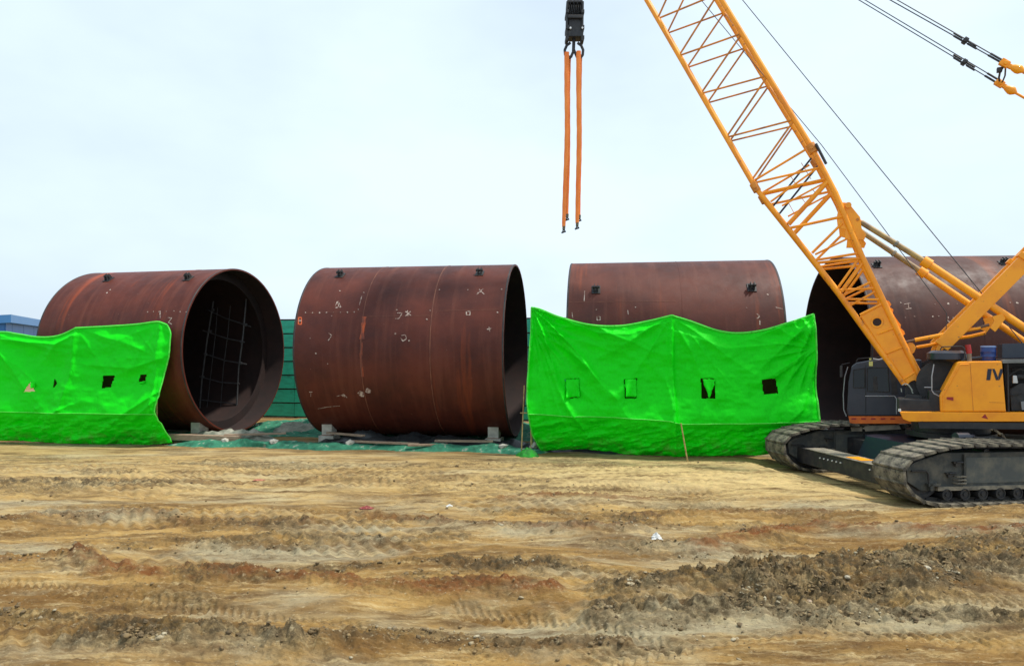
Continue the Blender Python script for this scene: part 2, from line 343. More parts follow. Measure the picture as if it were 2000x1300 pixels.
def build_ground():
    us = np.concatenate([np.linspace(-1.9, -0.86, 60)[:-1], np.linspace(-0.86, 0.86, 960), np.linspace(0.86, 1.9, 60)[1:]])
    ys = np.concatenate([np.linspace(0.5, 6.2, 30)[:-1], 1 / np.linspace(1 / 6.2, 1 / 24.0, 640), np.geomspace(24.0, 2000, 50)[1:]])
    U, Y = np.meshgrid(us, ys); X = U * (Y + 0.0)
    # keep a minimum lateral spread close to the viewpoint
    X = U * np.maximum(Y, 3.0)
    Z, rough, red = terrain(X, Y)
    nr, nc = X.shape
    co = np.stack([X, Y, Z], -1).reshape(-1, 3).astype(np.float32)
    idx = np.arange(nr * nc).reshape(nr, nc)
    q = np.stack([idx[:-1, :-1], idx[:-1, 1:], idx[1:, 1:], idx[1:, :-1]], -1).reshape(-1, 4).astype(np.int32)
    me = bpy.data.meshes.new('ground'); me.vertices.add(len(co)); me.vertices.foreach_set('co', co.ravel())
    me.loops.add(q.size); me.loops.foreach_set('vertex_index', q.ravel())
    me.polygons.add(len(q)); me.polygons.foreach_set('loop_start', np.arange(0, q.size, 4, dtype=np.int32)); me.polygons.foreach_set('loop_total', np.full(len(q), 4, np.int32))
    me.update(); me.validate()
    me.polygons.foreach_set('use_smooth', np.ones(len(q), bool))
    sand = sstep(13.2, 15.8, Y + (fbm(X * 0.5, Y * 0.8, 3) - 0.5) * 3) * (0.45 + 0.55 * sstep(-2.5, 3.5, X)) * (1 - sstep(19.8, 20.6, Y + 0.14 * X))
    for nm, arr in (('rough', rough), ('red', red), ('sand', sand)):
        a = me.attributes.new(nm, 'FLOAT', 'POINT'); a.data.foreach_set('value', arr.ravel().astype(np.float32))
    o = bpy.data.objects.new('ground', me); col.objects.link(o); o['kind'] = 'structure'
    m = bpy.data.materials.new('bare_soil'); m.use_nodes = True; t = m.node_tree; N = t.nodes; L = t.links; b = N['Principled BSDF']
    b.inputs['Roughness'].default_value = 0.95; b.inputs['Specular IOR Level'].default_value = 0.15
    tcn = N.new('ShaderNodeTexCoord')
    def noise(scale, st=(1, 1, 1), det=8, loc=0, rg=0.6):
        mpn = N.new('ShaderNodeMapping'); mpn.inputs['Scale'].default_value = st; mpn.inputs['Location'].default_value = (loc, loc, loc)
        L.new(tcn.outputs['Object'], mpn.inputs[0]); n = N.new('ShaderNodeTexNoise'); n.inputs['Scale'].default_value = scale; n.inputs['Detail'].default_value = det; n.inputs['Roughness'].default_value = rg
        L.new(mpn.outputs[0], n.inputs['Vector']); return n.outputs['Fac']
    def rg_(v, a, c, lo=0.0, hi=1.0):
        r = N.new('ShaderNodeMapRange'); r.inputs[1].default_value = a; r.inputs[2].default_value = c; r.inputs[3].default_value = lo; r.inputs[4].default_value = hi; L.new(v, r.inputs[0]); return r.outputs[0]
    def mixc(a, bb, f):
        x = N.new('ShaderNodeMix'); x.data_type = 'RGBA'; L.new(f, x.inputs[0])
        if isinstance(a, tuple): x.inputs[6].default_value = a
        else: L.new(a, x.inputs[6])
        x.inputs[7].default_value = bb; return x.outputs[2]
    def mul(a, c):
        x = N.new('ShaderNodeMath'); x.operation = 'MULTIPLY'; L.new(a, x.inputs[0]); L.new(c, x.inputs[1]); return x.outputs[0]
    def attr(nm): a = N.new('ShaderNodeAttribute'); a.attribute_name = nm; return a.outputs['Fac']
    c = mixc((0.36, 0.225, 0.075, 1), (0.175, 0.095, 0.03, 1), rg_(noise(0.8, (0.5, 1.6, 1)), 0.4, 0.62))
    c = mixc(c, (0.33, 0.29, 0.185, 1), rg_(noise(0.55, (0.45, 1.5, 1), 8, 20), 0.48, 0.62, 0, 0.85))
    c = mixc(c, (0.56, 0.42, 0.19, 1), rg_(attr('sand'), 0.0, 1.0, 0, 0.85))
    c = mixc(c, (0.10, 0.055, 0.022, 1), rg_(noise(2.2, (0.35, 1.8, 1), 12, 33, 0.72), 0.45, 0.64, 0, 0.9))  # dark patches in the soil colour stand in for shade in the relief
    c = mixc(c, (0.52, 0.40, 0.20, 1), rg_(noise(3.4, (0.3, 2.2, 1), 12, 71, 0.75), 0.52, 0.68, 0, 0.75))
    c = mixc(c, (0.085, 0.062, 0.033, 1), mul(rg_(attr('rough'), 0.65, 1.7), rg_(noise(6, (0.8, 1.2, 1), 8, 60, 0.7), 0.36, 0.58)))  # shaded crevices of the rough ridges, painted into the colour
    c = mixc(c, (0.17, 0.06, 0.018, 1), mul(rg_(attr('red'), 0.25, 0.9, 0, 0.85), rg_(noise(4, (0.5, 1.4, 1), 8, 50, 0.7), 0.38, 0.6)))
    c = mixc(c, (0.06, 0.04, 0.022, 1), rg_(noise(17, (0.5, 1.5, 1), 8, 91, 0.75), 0.56, 0.70, 0, 0.7))
    c = mixc(c, (0.55, 0.46, 0.28, 1), rg_(noise(15, (0.7, 1.3, 1), 8, 81, 0.75), 0.57, 0.70, 0, 0.6))
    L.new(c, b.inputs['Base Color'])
    bp = N.new('ShaderNodeBump'); bp.inputs['Strength'].default_value = 0.9; bp.inputs['Distance'].default_value = 0.03
    L.new(noise(22, (0.8, 1.2, 1), 9, 4, 0.7), bp.inputs['Height'])
    L.new(bp.outputs[0], b.inputs['Normal'])
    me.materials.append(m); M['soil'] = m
    return o
build_ground()

def terr1(x, y): z, r, _ = terrain(np.array([x]), np.array([y])); return float(z[0])

def build_clods():
    n = 200000
    y = 1 / rng.uniform(1 / 19.0, 1 / 6.3, n); x = rng.uniform(-0.85, 0.85, n) * y
    z, rough, red = terrain(x, y)
    clump = fbm(x * 1.8 + 90, y * 2.5, 3)
    p = np.clip((rough - 0.7) * 0.4, 0.015, 1) * sstep(0.42, 0.62, clump)
    l = (x - N0.x) * TL.x + (y - N0.y) * TL.y; s = (x - N0.x) * TM.x + (y - N0.y) * TM.y
    p = np.where((l > -0.3) & (s > -0.2) & (s < 5.5), 0, p)
    k = rng.random(n) < p * 0.9
    x, y, z = x[k][:32000], y[k][:32000], z[k][:32000]; n = len(x)
    t = (1 + 5 ** .5) / 2
    iv = np.array([(-1, t, 0), (1, t, 0), (-1, -t, 0), (1, -t, 0), (0, -1, t), (0, 1, t), (0, -1, -t), (0, 1, -t), (t, 0, -1), (t, 0, 1), (-t, 0, -1), (-t, 0, 1)]) / 1.9
    fc = np.array([(0, 11, 5), (0, 5, 1), (0, 1, 7), (0, 7, 10), (0, 10, 11), (1, 5, 9), (5, 11, 4), (11, 10, 2), (10, 7, 6), (7, 1, 8), (3, 9, 4), (3, 4, 2), (3, 2, 6), (3, 6, 8), (3, 8, 9), (4, 9, 5), (2, 4, 11), (6, 2, 10), (8, 6, 7), (9, 8, 1)])
    sz = 0.006 + 0.024 * rng.random(n) ** 5 + 0.03 * rng.random(n) * (rng.random(n) < 0.012)
    V = iv[None] * rng.uniform(0.55, 1.4, (n, 12, 1)) * sz[:, None, None] * np.stack([rng.uniform(.8, 1.5, n), rng.uniform(.8, 1.3, n), rng.uniform(.5, .9, n)], -1)[:, None]
    an = rng.uniform(0, 6.28, n); c_, s_ = np.cos(an)[:, None], np.sin(an)[:, None]
    V = np.stack([V[..., 0] * c_ - V[..., 1] * s_, V[..., 0] * s_ + V[..., 1] * c_, V[..., 2]], -1)
    V += np.stack([x, y, z + sz * 0.25], -1)[:, None]
    Fc = fc[None] + (np.arange(n) * 12)[:, None, None]
    me = bpy.data.meshes.new('soil_clods'); me.vertices.add(n * 12); me.vertices.foreach_set('co', V.reshape(-1).astype(np.float32))
    q = Fc.reshape(-1).astype(np.int32); me.loops.add(len(q)); me.loops.foreach_set('vertex_index', q)
    me.polygons.add(n * 20); me.polygons.foreach_set('loop_start', np.arange(0, len(q), 3, dtype=np.int32)); me.polygons.foreach_set('loop_total', np.full(n * 20, 3, np.int32))
    me.update()
    me.materials.append(mat('soil_clod', (0.24, 0.165, 0.075), (0.10, 0.07, 0.035), 0.95, 3.5, 0.38, 0.62, bump=0.5, bscale=60, c3=(0.38, 0.33, 0.22), c3r=(0.56, 0.64), c3scale=2.5))
    o = bpy.data.objects.new('soil_clods', me); col.objects.link(o)
    tag(o, 'loose clods and crumbs of dried soil strewn over the rutted ground', 'soil', kind='stuff')
build_clods()

# ------------------------------------------------------------------ blue shed far left
def blue_shed():
    A = Vector((-44.0, 60.0, 0)); a = Vector((-0.41, 0.912, 0)); b = Vector((-0.912, -0.41, 0))
    r = thing('sheet_metal_shed', A, 'large blue sheet metal shed in the distance, behind the left end of the tanks', 'building')
    h = 6.03
    for i in range(14):     # wall panels along the visible long side
        p = A + a * (i * 2.2 + 1.1)
        obj('wall_panel', MB().box(p + Vector((0, 0, h * 0.44)), a * 1.07, b * -0.05 * (1 + 0.2 * (i % 2)), (0, 0, h * 0.44)), M['bluemetal'], r)
    for i in range(8):
        p = A + b * (i * 2.2 + 1.1)
        obj('wall_panel', MB().box(p + Vector((0, 0, h * 0.44 - 0.04 * i)), b * 1.07, a * 0.05, (0, 0, h * 0.44 - 0.04 * i)), M['bluemetal'], r)
    e = Vector((0, 0, h))
    poly = [A - a * 0.4 - b * 0.5 + e, A - a * 0.4 + b * 18 + e - Vector((0, 0, 1.5)), A - a * 0.4 + b * 18 + e - Vector((0, 0, 2.2)), A - a * 0.4 - b * 0.5 + e - Vector((0, 0, 0.7))]
    obj('roof', MB().prism(poly, a * 32), mat('pale_blue_roof', (0.05, 0.19, 0.42), (0.04, 0.17, 0.40), 0.4, 1.0), r)
blue_shed()

# ------------------------------------------------------------------ green fence behind the tanks
def fence():
    s0 = P(330, 700, 29).dot(RD); s1 = P(1110, 700, 29).dot(RD)
    r = thing('panel_fence', row((s0 + s1) / 2, 29, 0), 'tall teal green metal panel fence seen between the first two tanks', 'fence')
    n = 6; w_ = (s1 - s0) / n
    for i in range(n + 1):
        obj('post', MB().box(row(s0 + i * w_, 29.12, 2.15), RD * 0.05, RN * 0.05, (0, 0, 2.17)), M['black'], r)
    bh = 0.615
    for j in range(7):
        for i in range(n):
            z = 0.06 + bh * (j + 0.5)
            tl = math.radians(3)
            up = Vector((0, 0, 1)) * math.cos(tl) + RN * math.sin(tl)
            obj('fence_board', MB().box(row(s0 + (i + 0.5) * w_, 29, z), RD * (w_ / 2 - 0.012), RN * 0.012, up * (bh / 2 - 0.03)), M['fence'], r)
    for j in range(8):
        obj('rail', MB().box(row((s0 + s1) / 2, 29.04, 0.06 + bh * j), RD * ((s1 - s0) / 2), RN * 0.02, (0, 0, 0.035)), M['black'], r)
fence()

# ------------------------------------------------------------------ tanks
def hit(o, d, c, ax, R):
    """first point where the ray o+td meets the cylinder (axis through c along ax)"""
    oc = o - c; dp = d - ax * d.dot(ax); op = oc - ax * oc.dot(ax)
    a = dp.dot(dp); b = 2 * dp.dot(op); cc = op.dot(op) - R * R; q = b * b - 4 * a * cc
    if q < 0: return None
    t = (-b - math.sqrt(q)) / (2 * a); p = o + d * t; n = p - c; n = (n - ax * n.dot(ax)).normalized(); return p, n
CAMP = Vector((0, 0, CH))
def ray(px, py): return Vector(((px - 1000) / F, 1, (HZ - py) / F))

class Tank:
    def __init__(s, c0, ax, length, R, zc, label, tint, seed, head, deco):
        s.ax = ax; s.R = R; s.L = length
        base = c0 + ax * length / 2
        s.root = thing('steel_tank_shell', (base.x, base.y, 0), label, 'tank', 'rusty steel tank shells in a row', rotz=math.atan2(ax.y, ax.x))
        s.c = Vector((base.x, base.y, zc)); s.c0 = Vector((c0.x, c0.y, zc)); T = 0.05
        mt = tank_mat('rust_brown_primer', seed, tint)
        prof = [(0, R - T), (0, R), (length, R), (length, R - T)]
        k = 8; pr = [(0, R - T)] + [(length * i / k, R) for i in range(k + 1)] + [(length, R - T)]
        s.shell = obj('shell', MB().lathe(s.c0, ax, pr, 144), mt, s.root, smooth=True)
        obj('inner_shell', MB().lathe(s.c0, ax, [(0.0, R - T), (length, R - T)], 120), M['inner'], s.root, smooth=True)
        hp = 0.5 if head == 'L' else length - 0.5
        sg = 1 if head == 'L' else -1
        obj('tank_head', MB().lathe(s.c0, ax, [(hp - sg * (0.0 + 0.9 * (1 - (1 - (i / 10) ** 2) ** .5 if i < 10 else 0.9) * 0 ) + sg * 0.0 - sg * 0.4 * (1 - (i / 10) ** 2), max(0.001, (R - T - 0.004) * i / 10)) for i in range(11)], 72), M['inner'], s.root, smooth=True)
        s.ring(0.03, 0.05, 0.008, M['dark'], 'end_band'); s.ring(length - 0.03, 0.05, 0.008, M['dark'], 'end_band')
    def ring(s, t, wd, h, m, name='weld_seam'):
        obj(name, MB().lathe(s.c0, s.ax, [(t - wd / 2, s.R - 0.002), (t - wd / 2 * 0.6, s.R + h), (t + wd / 2 * 0.6, s.R + h), (t + wd / 2, s.R - 0.002)], 144), m, s.root, smooth=True)
    def at(s, px, py, lift=0.004):
        r = hit(CAMP, ray(px, py), s.c0, s.ax, s.R)
        if not r or not (0.02 < (r[0] - s.c0).dot(s.ax) < s.L - 0.02): return None
        return (r[0] + r[1] * lift, r[1])
    def t_of(s, px, py): return (s.at(px, py)[0] - s.c0).dot(s.ax)
    def stroke(s, mb, pts, wd):
        """a painted stroke through picture points, laid on the shell as a thin strip"""
        q = [s.at(*p) for p in pts]; q = [a for a in q if a]
        for (a, na), (b, nb) in zip(q[:-1], q[1:]):
            k = max(1, int((b - a).length / 0.12)); prev = None
            for i in range(k + 1):
                p = a.lerp(b, i / k); n = na.lerp(nb, i / k).normalized()
                c = p - s.c0; ac = s.c0 + s.ax * c.dot(s.ax); p = ac + (p - ac).normalized() * (s.R + 0.005)
                sd_ = n.cross((b - a).normalized()).normalized() * wd * (0.55 + 0.5 * random.random())
                if prev: mb.add([prev[0], prev[1], p + sd_, p - sd_], [(0, 1, 2, 3)])
                prev = (p - sd_, p + sd_)
    def marks(s, strokes, wd=0.012, name='chalk_mark', m=None):
        for grp in strokes:
            mb = MB()
            for st in grp: s.stroke(mb, st, wd)
            if mb.f: obj(name, mb, m or M['chalk'], s.root)
    def dots(s, pts, size=0.03, name='weld_spot'):
        for p in pts:
            a = s.at(*p)
            if not a: continue
            c, n = a; u = s.ax; v = n.cross(u)
            k = 7; mb = MB(); r0 = size * random.uniform(0.6, 1.25)
            ring = [c + (u * math.cos(6.283 * i / k) + v * math.sin(6.283 * i / k)) * r0 * random.uniform(0.6, 1.2) for i in range(k)]
            mb.prism(ring, n * 0.003); obj(name, mb, M['chalk'], s.root)
    def lug(s, px, py):
        c, n = s.at(px, py, 0.0); u = s.ax; v = n.cross(u)
        mb = MB().box(c + n * 0.01, u * 0.13, v * 0.16, n * 0.012)
        lg = obj('lifting_lug', mb, M['dark'], s.root, bevel=0.004)
        for sx in (-1, 1): obj('lug_plate', MB().prism([c + u * sx * 0.05 - v * 0.14, c + u * sx * 0.05 + v * 0.14, c + u * sx * 0.05 + v * 0.07 + n * 0.2, c + u * sx * 0.05 - v * 0.07 + n * 0.2], u * 0.018), M['black'], lg)
        obj('lug_pin', MB().tube(c + n * 0.12 - u * 0.11, c + n * 0.12 + u * 0.11, 0.045, 14), M['black'], lg, smooth=True)

DT, RT, ZT = 23.3, 2.9, 3.03
a1 = YAW + math.radians(5.5); RD1 = Vector((math.cos(a1), -math.sin(a1), 0)); e1 = row(-13.22, 22.9, 0)
T1 = Tank(e1 - RD1 * 5.75, RD1, 5.75, 2.88, ZT, 'rusty tank shell at the left with scaffolding showing inside its open end', (1.1, 1.05, 1.0), 3.0, 'L', None)
T2 = Tank(row(-9.97, DT, 0), RD, 6.69, RT, ZT, 'fully uncovered rusty tank shell with white chalk marks and an orange rust streak', (1, 1, 1), 14.0, 'L', None)
T3 = Tank(row(-1.42, DT, 0), RD, 6.25, RT, ZT, 'brown tank shell half hidden behind the wide green tarp with four window holes', (0.95, 1.05, 1.1), 29.0, 'L', None)
ax4 = Vector((math.cos(math.radians(4.5)), -math.sin(math.radians(4.5)), 0))
T4 = Tank(Vector((11.53, 24.8, 0)), ax4, 8.4, 3.12, 3.22, 'dark tank shell standing behind the yellow crane with its open end facing left', (0.7, 0.9, 1.0), 41.0, 'R', None)

for px in (300,): T1.ring(T1.t_of(px, 600), 0.03, 0.006, T1.shell.data.materials[0])
T2.ring(T2.t_of(845, 600), 0.035, 0.008, mat('rusted_weld', (0.20, 0.07, 0.035), (0.10, 0.03, 0.018), 0.7, 4))
T2.ring(T2.t_of(712, 600), 0.03, 0.006, bpy.data.materials['rusted_weld'])
T3.ring(T3.t_of(1330, 560), 0.03, 0.005, T3.shell.data.materials[0])
T4.ring(3.4, 0.03, 0.006, T4.shell.data.materials[0])
# longitudinal welds
for T, a, b in ((T2, (594, 611), (706, 608)), (T2, (716, 618), (840, 616)), (T2, (850, 607), (975, 604)), (T1, (255, 608), (383, 606)), (T3, (1112, 590), (1320, 588))):
    mb = MB(); T.stroke(mb, [a, b], 0.007); obj('weld_seam', mb, bpy.data.materials['rusted_weld'], T.root)
# orange rust streak on tank 2
mb = MB(); T2.stroke(mb, [(712, 618), (709, 640), (707, 662)], 0.09)
obj('rust_streak', mb, mat('orange_rust', (0.42, 0.07, 0.012), (0.12, 0.03, 0.018), 0.7, 5, 0.4, 0.62, stretch=(3, 0.6, 0.6)), T2.root)
mb = MB(); T2.stroke(mb, [(707, 668), (705, 700), (708, 735)], 0.05)
obj('rust_streak', mb, mat('dull_rust', (0.26, 0.05, 0.015), (0.10, 0.028, 0.018), 0.7, 5, 0.4, 0.62, stretch=(3, 0.6, 0.6)), T2.root)
T2.dots([(597 + 13.6 * i, 610.5 - 0.12 * i) for i in range(8)] + [(858, 566), (775, 605), (664, 568), (648, 617), (700, 604), (972, 610), (840, 606), (834, 623), (772, 651), (617, 690), (640, 710), (799, 665), (606, 660), (914, 566), (980, 565)], 0.028)
T2.dots([(719, 762), (706, 770), (672, 772)], 0.10, 'bare_patch')
T2.marks([
    [[(936, 565), (946, 575)], [(944, 564), (931, 575)], [(932, 571), (942, 570)]],
    [[(792, 608), (803, 616)], [(802, 608), (792, 617)], [(796, 606), (797, 618)]],
    [[(776, 611), (786, 611), (779, 622)], [(772, 622), (779, 622)]],
    [[(784, 655), (792, 654), (794, 661), (787, 666), (783, 660)]],
    [[(913, 608), (918, 608), (918, 615), (911, 615), (911, 608)]],
    [[(955, 638), (957, 648)], [(951, 643), (961, 641)]],
    [[(655, 598), (659, 588), (662, 599)], [(661, 588), (666, 600)], [(654, 601), (667, 599)]],
    [[(707, 578), (702, 596)], [(709, 570), (712, 572)]],
    [[(642, 650), (648, 655), (641, 665)]],
    [[(604, 765), (610, 765)], [(607, 765), (607, 774)]],
    [[(658, 773), (668, 771)], [(672, 770), (678, 776)]],
    [[(620, 798), (640, 794), (664, 792)]],
], 0.017)
T2.marks([[[(583, 620), (589, 620), (589, 633), (583, 633), (583, 620)]]], 0.022, 'painted_square', mat('orange_mark', (0.6, 0.11, 0.03), None, 0.8))
T2.dots([(586, 626)], 0.05, 'rust_spot')
T1.dots([(288, 609), (300, 608.6), (311, 608.2), (325, 607.8), (340, 607), (352, 608.5), (364, 609), (376, 610), (355, 662), (367, 656), (374, 614), (215, 566), (209, 572)], 0.03)
T1.marks([[[(328, 620), (336, 621), (329, 629), (336, 633)]], [[(313, 607), (313, 622)]]], 0.02)
T3.marks([[[(1166, 618), (1172, 618), (1172, 625), (1166, 625), (1166, 618)]], [[(1142, 568), (1141, 588)]], [[(1117, 610), (1119, 622)]],
          [[(1478, 612), (1484, 618), (1478, 622)], [(1484, 625), (1484, 634)]], [[(1515, 600), (1528, 603)], [(1522, 606), (1533, 601)]], [[(1226, 605), (1227, 614)]]], 0.016)
T3.dots([(1458, 601), (1499, 575), (1165, 604), (1241, 600)], 0.03)
T4.dots([(1759, 591), (1826, 594), (1852, 593), (1870, 593), (1768, 620), (1786, 618), (1822, 618), (1833, 617), (1973, 591), (1987, 592), (1889, 548), (1958, 548)], 0.035)
T4.marks([[[(1766, 594), (1778, 592)], [(1769, 603), (1780, 602)], [(1774, 594), (1775, 603)]],
          [[(1852, 618), (1851, 626), (1857, 630), (1862, 626), (1861, 618)], [(1852, 636), (1862, 634), (1863, 643), (1852, 643), (1852, 636)]],
          [[(1925, 563), (1932, 560), (1926, 571), (1933, 570)]]], 0.02)
for T, pts in ((T1, [(212, 546), (368, 544)]), (T2, [(665, 538), (937, 534)]), (T3, [(1164, 566), (1468, 562)]), (T4, [(1712, 519), (1960, 514)])):
    for p in pts: T.lug(*p)
# stiffening ring inside the mouth of tank 1
obj('stiffening_ring', MB().lathe(T1.c0, RD1, [(T1.L - 0.75, RT - 0.055), (T1.L - 0.75, RT - 0.38), (T1.L - 0.71, RT - 0.38), (T1.L - 0.71, RT - 0.055)], 96), M['inner'], T1.root, smooth=True)

# scaffold in tank 1
def scaffold():
    pt = lambda px, py, D=24.9: P(px, py, D)
    b = pt(430, 800)
    r = thing('scaffold_frame', (b.x, b.y, 0.5), 'thin grey tube scaffold standing inside the open mouth of the left tank', 'scaffold')
    gm = mat('galvanised_tube', (0.04, 0.04, 0.042), (0.08, 0.08, 0.08), 0.5, 8)
    def curve(pts): return [pt(*p) for p in pts]
    for a in ([(417, 588), (405, 660), (394, 745), (390, 800)], [(481, 584), (474, 660), (466, 720), (462, 800)]):
        obj('upright', MB().path(curve(a), 0.032, 8), gm, r, smooth=True)
    for a in ([(425, 600), (420, 660), (410, 745), (404, 798)], [(450, 596), (444, 660), (436, 720), (431, 795)]):
        obj('rear_upright', MB().path(curve(a), 0.014, 6), gm, r, smooth=True)
    for a in ([(403, 604), (440, 621), (490, 638)], [(396, 645), (440, 660), (478, 668)], [(398, 690), (440, 704), (482, 711)], [(390, 735), (430, 746), (468, 749)], [(388, 780), (464, 789)]):
        obj('ledger', MB().path(curve(a), 0.022, 8), gm, r, smooth=True)
    for p in ((416, 605), (480, 634), (411, 647), (472, 667), (402, 692), (470, 709), (396, 736)):
        c = pt(*p); obj('coupler', MB().box(c, (0.05, 0, 0), (0, 0.05, 0), (0, 0, 0.05)), gm, r, bevel=0.01)
scaffold()

# ------------------------------------------------------------------ supports and debris under the tanks
def block(name, s, D, z, hx, hy, hz, m, label, cat, group=None, rot=0):
    c = row(s, D, z)
    o = obj(name, MB().box((0, 0, 0), (hx, 0, 0), (0, hy, 0), (0, 0, hz)), m, None, bevel=0.015); o.location = c; o.rotation_euler = (0, 0, -YAW + rot)
    return tag(o, label, cat, group)
names = {id(T1): 'scaffolded tank', id(T2): 'uncovered tank', id(T3): 'tank behind wide tarp', id(T4): 'tank behind crane'}
for T in (T1, T2, T3, T4):
    for e, en in ((0.55, 'left'), (T.L - 0.55, 'right')):
        for side, sn in ((-1, 'near'), (1, 'far')):
            c = T.c0 + T.ax * e; nrm = Vector((-T.ax.y, T.ax.x, 0))
            off = 1.35; zt = T.c.z - math.sqrt(T.R ** 2 - off ** 2)
            p = c + nrm * off * side
            h1 = 0.36
            r0 = thing('support_block', (p.x, p.y, 0), f'brick and concrete block under {sn} {en} corner of the {names[id(T)]}', 'support block', 'support blocks under the tanks', rotz=math.atan2(T.ax.y, T.ax.x))
            obj('brick_base', MB().box((0, 0, 0.10), (0.26, 0, 0), (0, 0.3, 0), (0, 0, 0.12)), M['concrete'], r0, bevel=0.015, local=True)
            obj('brick_course', MB().box((0, 0, 0.22 + (zt - 0.42) * 0.25), (0.18, 0, 0), (0, 0.24, 0), (0, 0, (zt - 0.42) * 0.25)), M['brick'], r0, bevel=0.01, local=True)
            zz0 = 0.22 + (zt - 0.42) * 0.5
            poly = [(-0.17, -0.22, zz0), (0.17, -0.22, zz0), (0.17, 0.22, zz0), (-0.17, 0.22, zz0)]
            zo = lambda y_: T.c.z - math.sqrt(T.R ** 2 - (off + side * y_) ** 2) - 0.004
            pv = poly + [(x, y_, zo(y_)) for x, y_, _ in poly]
            obj('wedge_block', MB().add(pv, [(0, 3, 2, 1), (4, 5, 6, 7), (0, 1, 5, 4), (1, 2, 6, 5), (2, 3, 7, 6), (3, 0, 4, 7)]), M['concrete'], r0, local=True)

def heap(name, s0, s1, D0, D1, h, m, label, cat, seed, kind=None, nx=60, ny=16, z0=0.0):
    """crumpled sheet lying on the ground"""
    mb = MB(); r2 = np.random.default_rng(seed)
    S, D = np.meshgrid(np.linspace(s0, s1, nx), np.linspace(D0, D1, ny))
    ex = np.sin(np.linspace(0, math.pi, ny))[:, None] * np.minimum(1, np.sin(np.linspace(0, math.pi, nx)) * 3)[None, :]
    Z = (0.03 + h * fbm(S * 1.7 + seed, D * 2.4 + seed, 4, 0.6) ** 1.3 * 1.6) * ex + 0.05 * ex
    S = S + (fbm(S * 1.3 + 5 + seed, D * 1.3, 3) - 0.5) * 0.5; D = D + (fbm(S * 1.1 + 25 + seed, D * 1.3, 3) - 0.5) * 0.7
    pts = [row(float(a), float(b), float(c) + z0 - 0.02) for a, b, c in zip(S.ravel(), D.ravel(), Z.ravel())]
    mb.add(pts, [(j * nx + i, j * nx + i + 1, (j + 1) * nx + i + 1, (j + 1) * nx + i) for j in range(ny - 1) for i in range(nx - 1)])
    cen = row((s0 + s1) / 2, (D0 + D1) / 2, 0); r = Vector((cen.x, cen.y, 0)); mb.v = [v - r for v in mb.v]
    o = obj(name, mb, m, None, smooth=False); o.location = r
    for p in o.data.polygons: p.use_smooth = True
    return tag(o, label, cat, None, kind)
heap('ground_netting', -14.2, -1.7, 20.1, 20.9, 0.16, M['net'], 'crumpled dark green netting lying along the front of the uncovered tank', 'netting', 3, nx=170)
heap('plastic_sheet', -9.6, -2.4, 21.0, 22.2, 0.30, M['blacksheet'], 'black plastic sheeting bundled on the ground under the uncovered tank', 'plastic sheet', 8, nx=110)
heap('pale_sheet', -13.9, -10.8, 20.9, 21.8, 0.32, mat('dirty_canvas', (0.34, 0.33, 0.26), (0.12, 0.14, 0.1), 0.9, 3), 'dirty pale canvas heaped on the ground between the two left tanks', 'canvas', 15, nx=60)
heap('ground_netting', -17.5, -13.6, 21.2, 22.4, 0.2, M['net'], 'dark green netting heaped under the mouth of the scaffolded tank', 'netting', 23, nx=60)
heap('ground_netting', -15.0, -0.5, 22.6, 28.4, 0.22, M['net'], 'wide dark green netting spread on the ground behind the uncovered tank, up to the fence', 'netting', 31, nx=140, ny=60)
heap('pale_sheet', -12.5, -9.5, 23.5, 25.0, 0.35, bpy.data.materials['dirty_canvas'], 'grey canvas bundle lying in the gap between the two left tanks, nearer the fence', 'canvas', 37, nx=60)
heap('plastic_sheet', -3.0, 0.3, 20.6, 21.6, 0.22, M['blacksheet'], 'black plastic sheeting beside the foot of the wide green tarp', 'plastic sheet', 41, nx=60)
def plank(s, D, z, L_, rot, label, m='wood', wd=0.07, th=0.03):
    o = obj('wooden_plank', MB().box((0, 0, 0), (L_ / 2, 0, 0), (0, wd, 0), (0, 0, th)), M[m], None, bevel=0.006)
    o.location = row(s, D, z); o.rotation_euler = (0, random.uniform(-.02, .02), rot - YAW); tag(o, label, 'plank', 'planks lying by the tanks')
plank(-13.2, 20.6, 0.22, 2.6, 0.05, 'long pale timber lying beside the concrete blocks of the scaffolded tank', wd=0.12, th=0.09)
plank(-7.0, 20.5, 0.20, 2.2, -0.08, 'timber lying on green netting in front of the uncovered tank')
plank(-4.6, 20.9, 0.24, 1.8, 0.12, 'short timber lying near the open end of the uncovered tank')

plank(-11.6, 21.1, 0.30, 1.9, 0.5, 'timber leaning over the canvas heap between the two left tanks')
plank(-8.6, 21.3, 0.33, 1.6, -0.4, 'short timber lying crosswise on the black sheeting under the uncovered tank')
plank(-5.6, 20.35, 0.18, 1.2, 0.3, 'shortest timber lying slanted on the green netting before the uncovered tank', wd=0.05)
for i_, (s_, D_, t_) in enumerate(((-12.3, 20.5, 'broken concrete lump beside the long pale timber'), (-10.6, 20.4, 'broken concrete lump on netting between the two left tanks'), (-8.1, 20.45, 'broken concrete lump at the left foot of the uncovered tank'), (-3.3, 20.4, 'broken concrete lump under the right end of the uncovered tank'), (-2.4, 20.7, 'broken concrete lump beside the thin bamboo pole'))):
    import bmesh as _b
    bm = _b.new(); _b.ops.create_icosphere(bm, subdivisions=1, radius=0.16)
    for v in bm.verts: v.co *= random.uniform(0.7, 1.2); v.co.z *= 0.7
    me = bpy.data.meshes.new('concrete_lump'); bm.to_mesh(me); bm.free(); me.materials.append(M['concrete'])
    o = bpy.data.objects.new('concrete_lump', me); col.objects.link(o); o.location = row(s_, D_, 0.16); tag(o, t_, 'rubble', 'concrete lumps by the tanks')
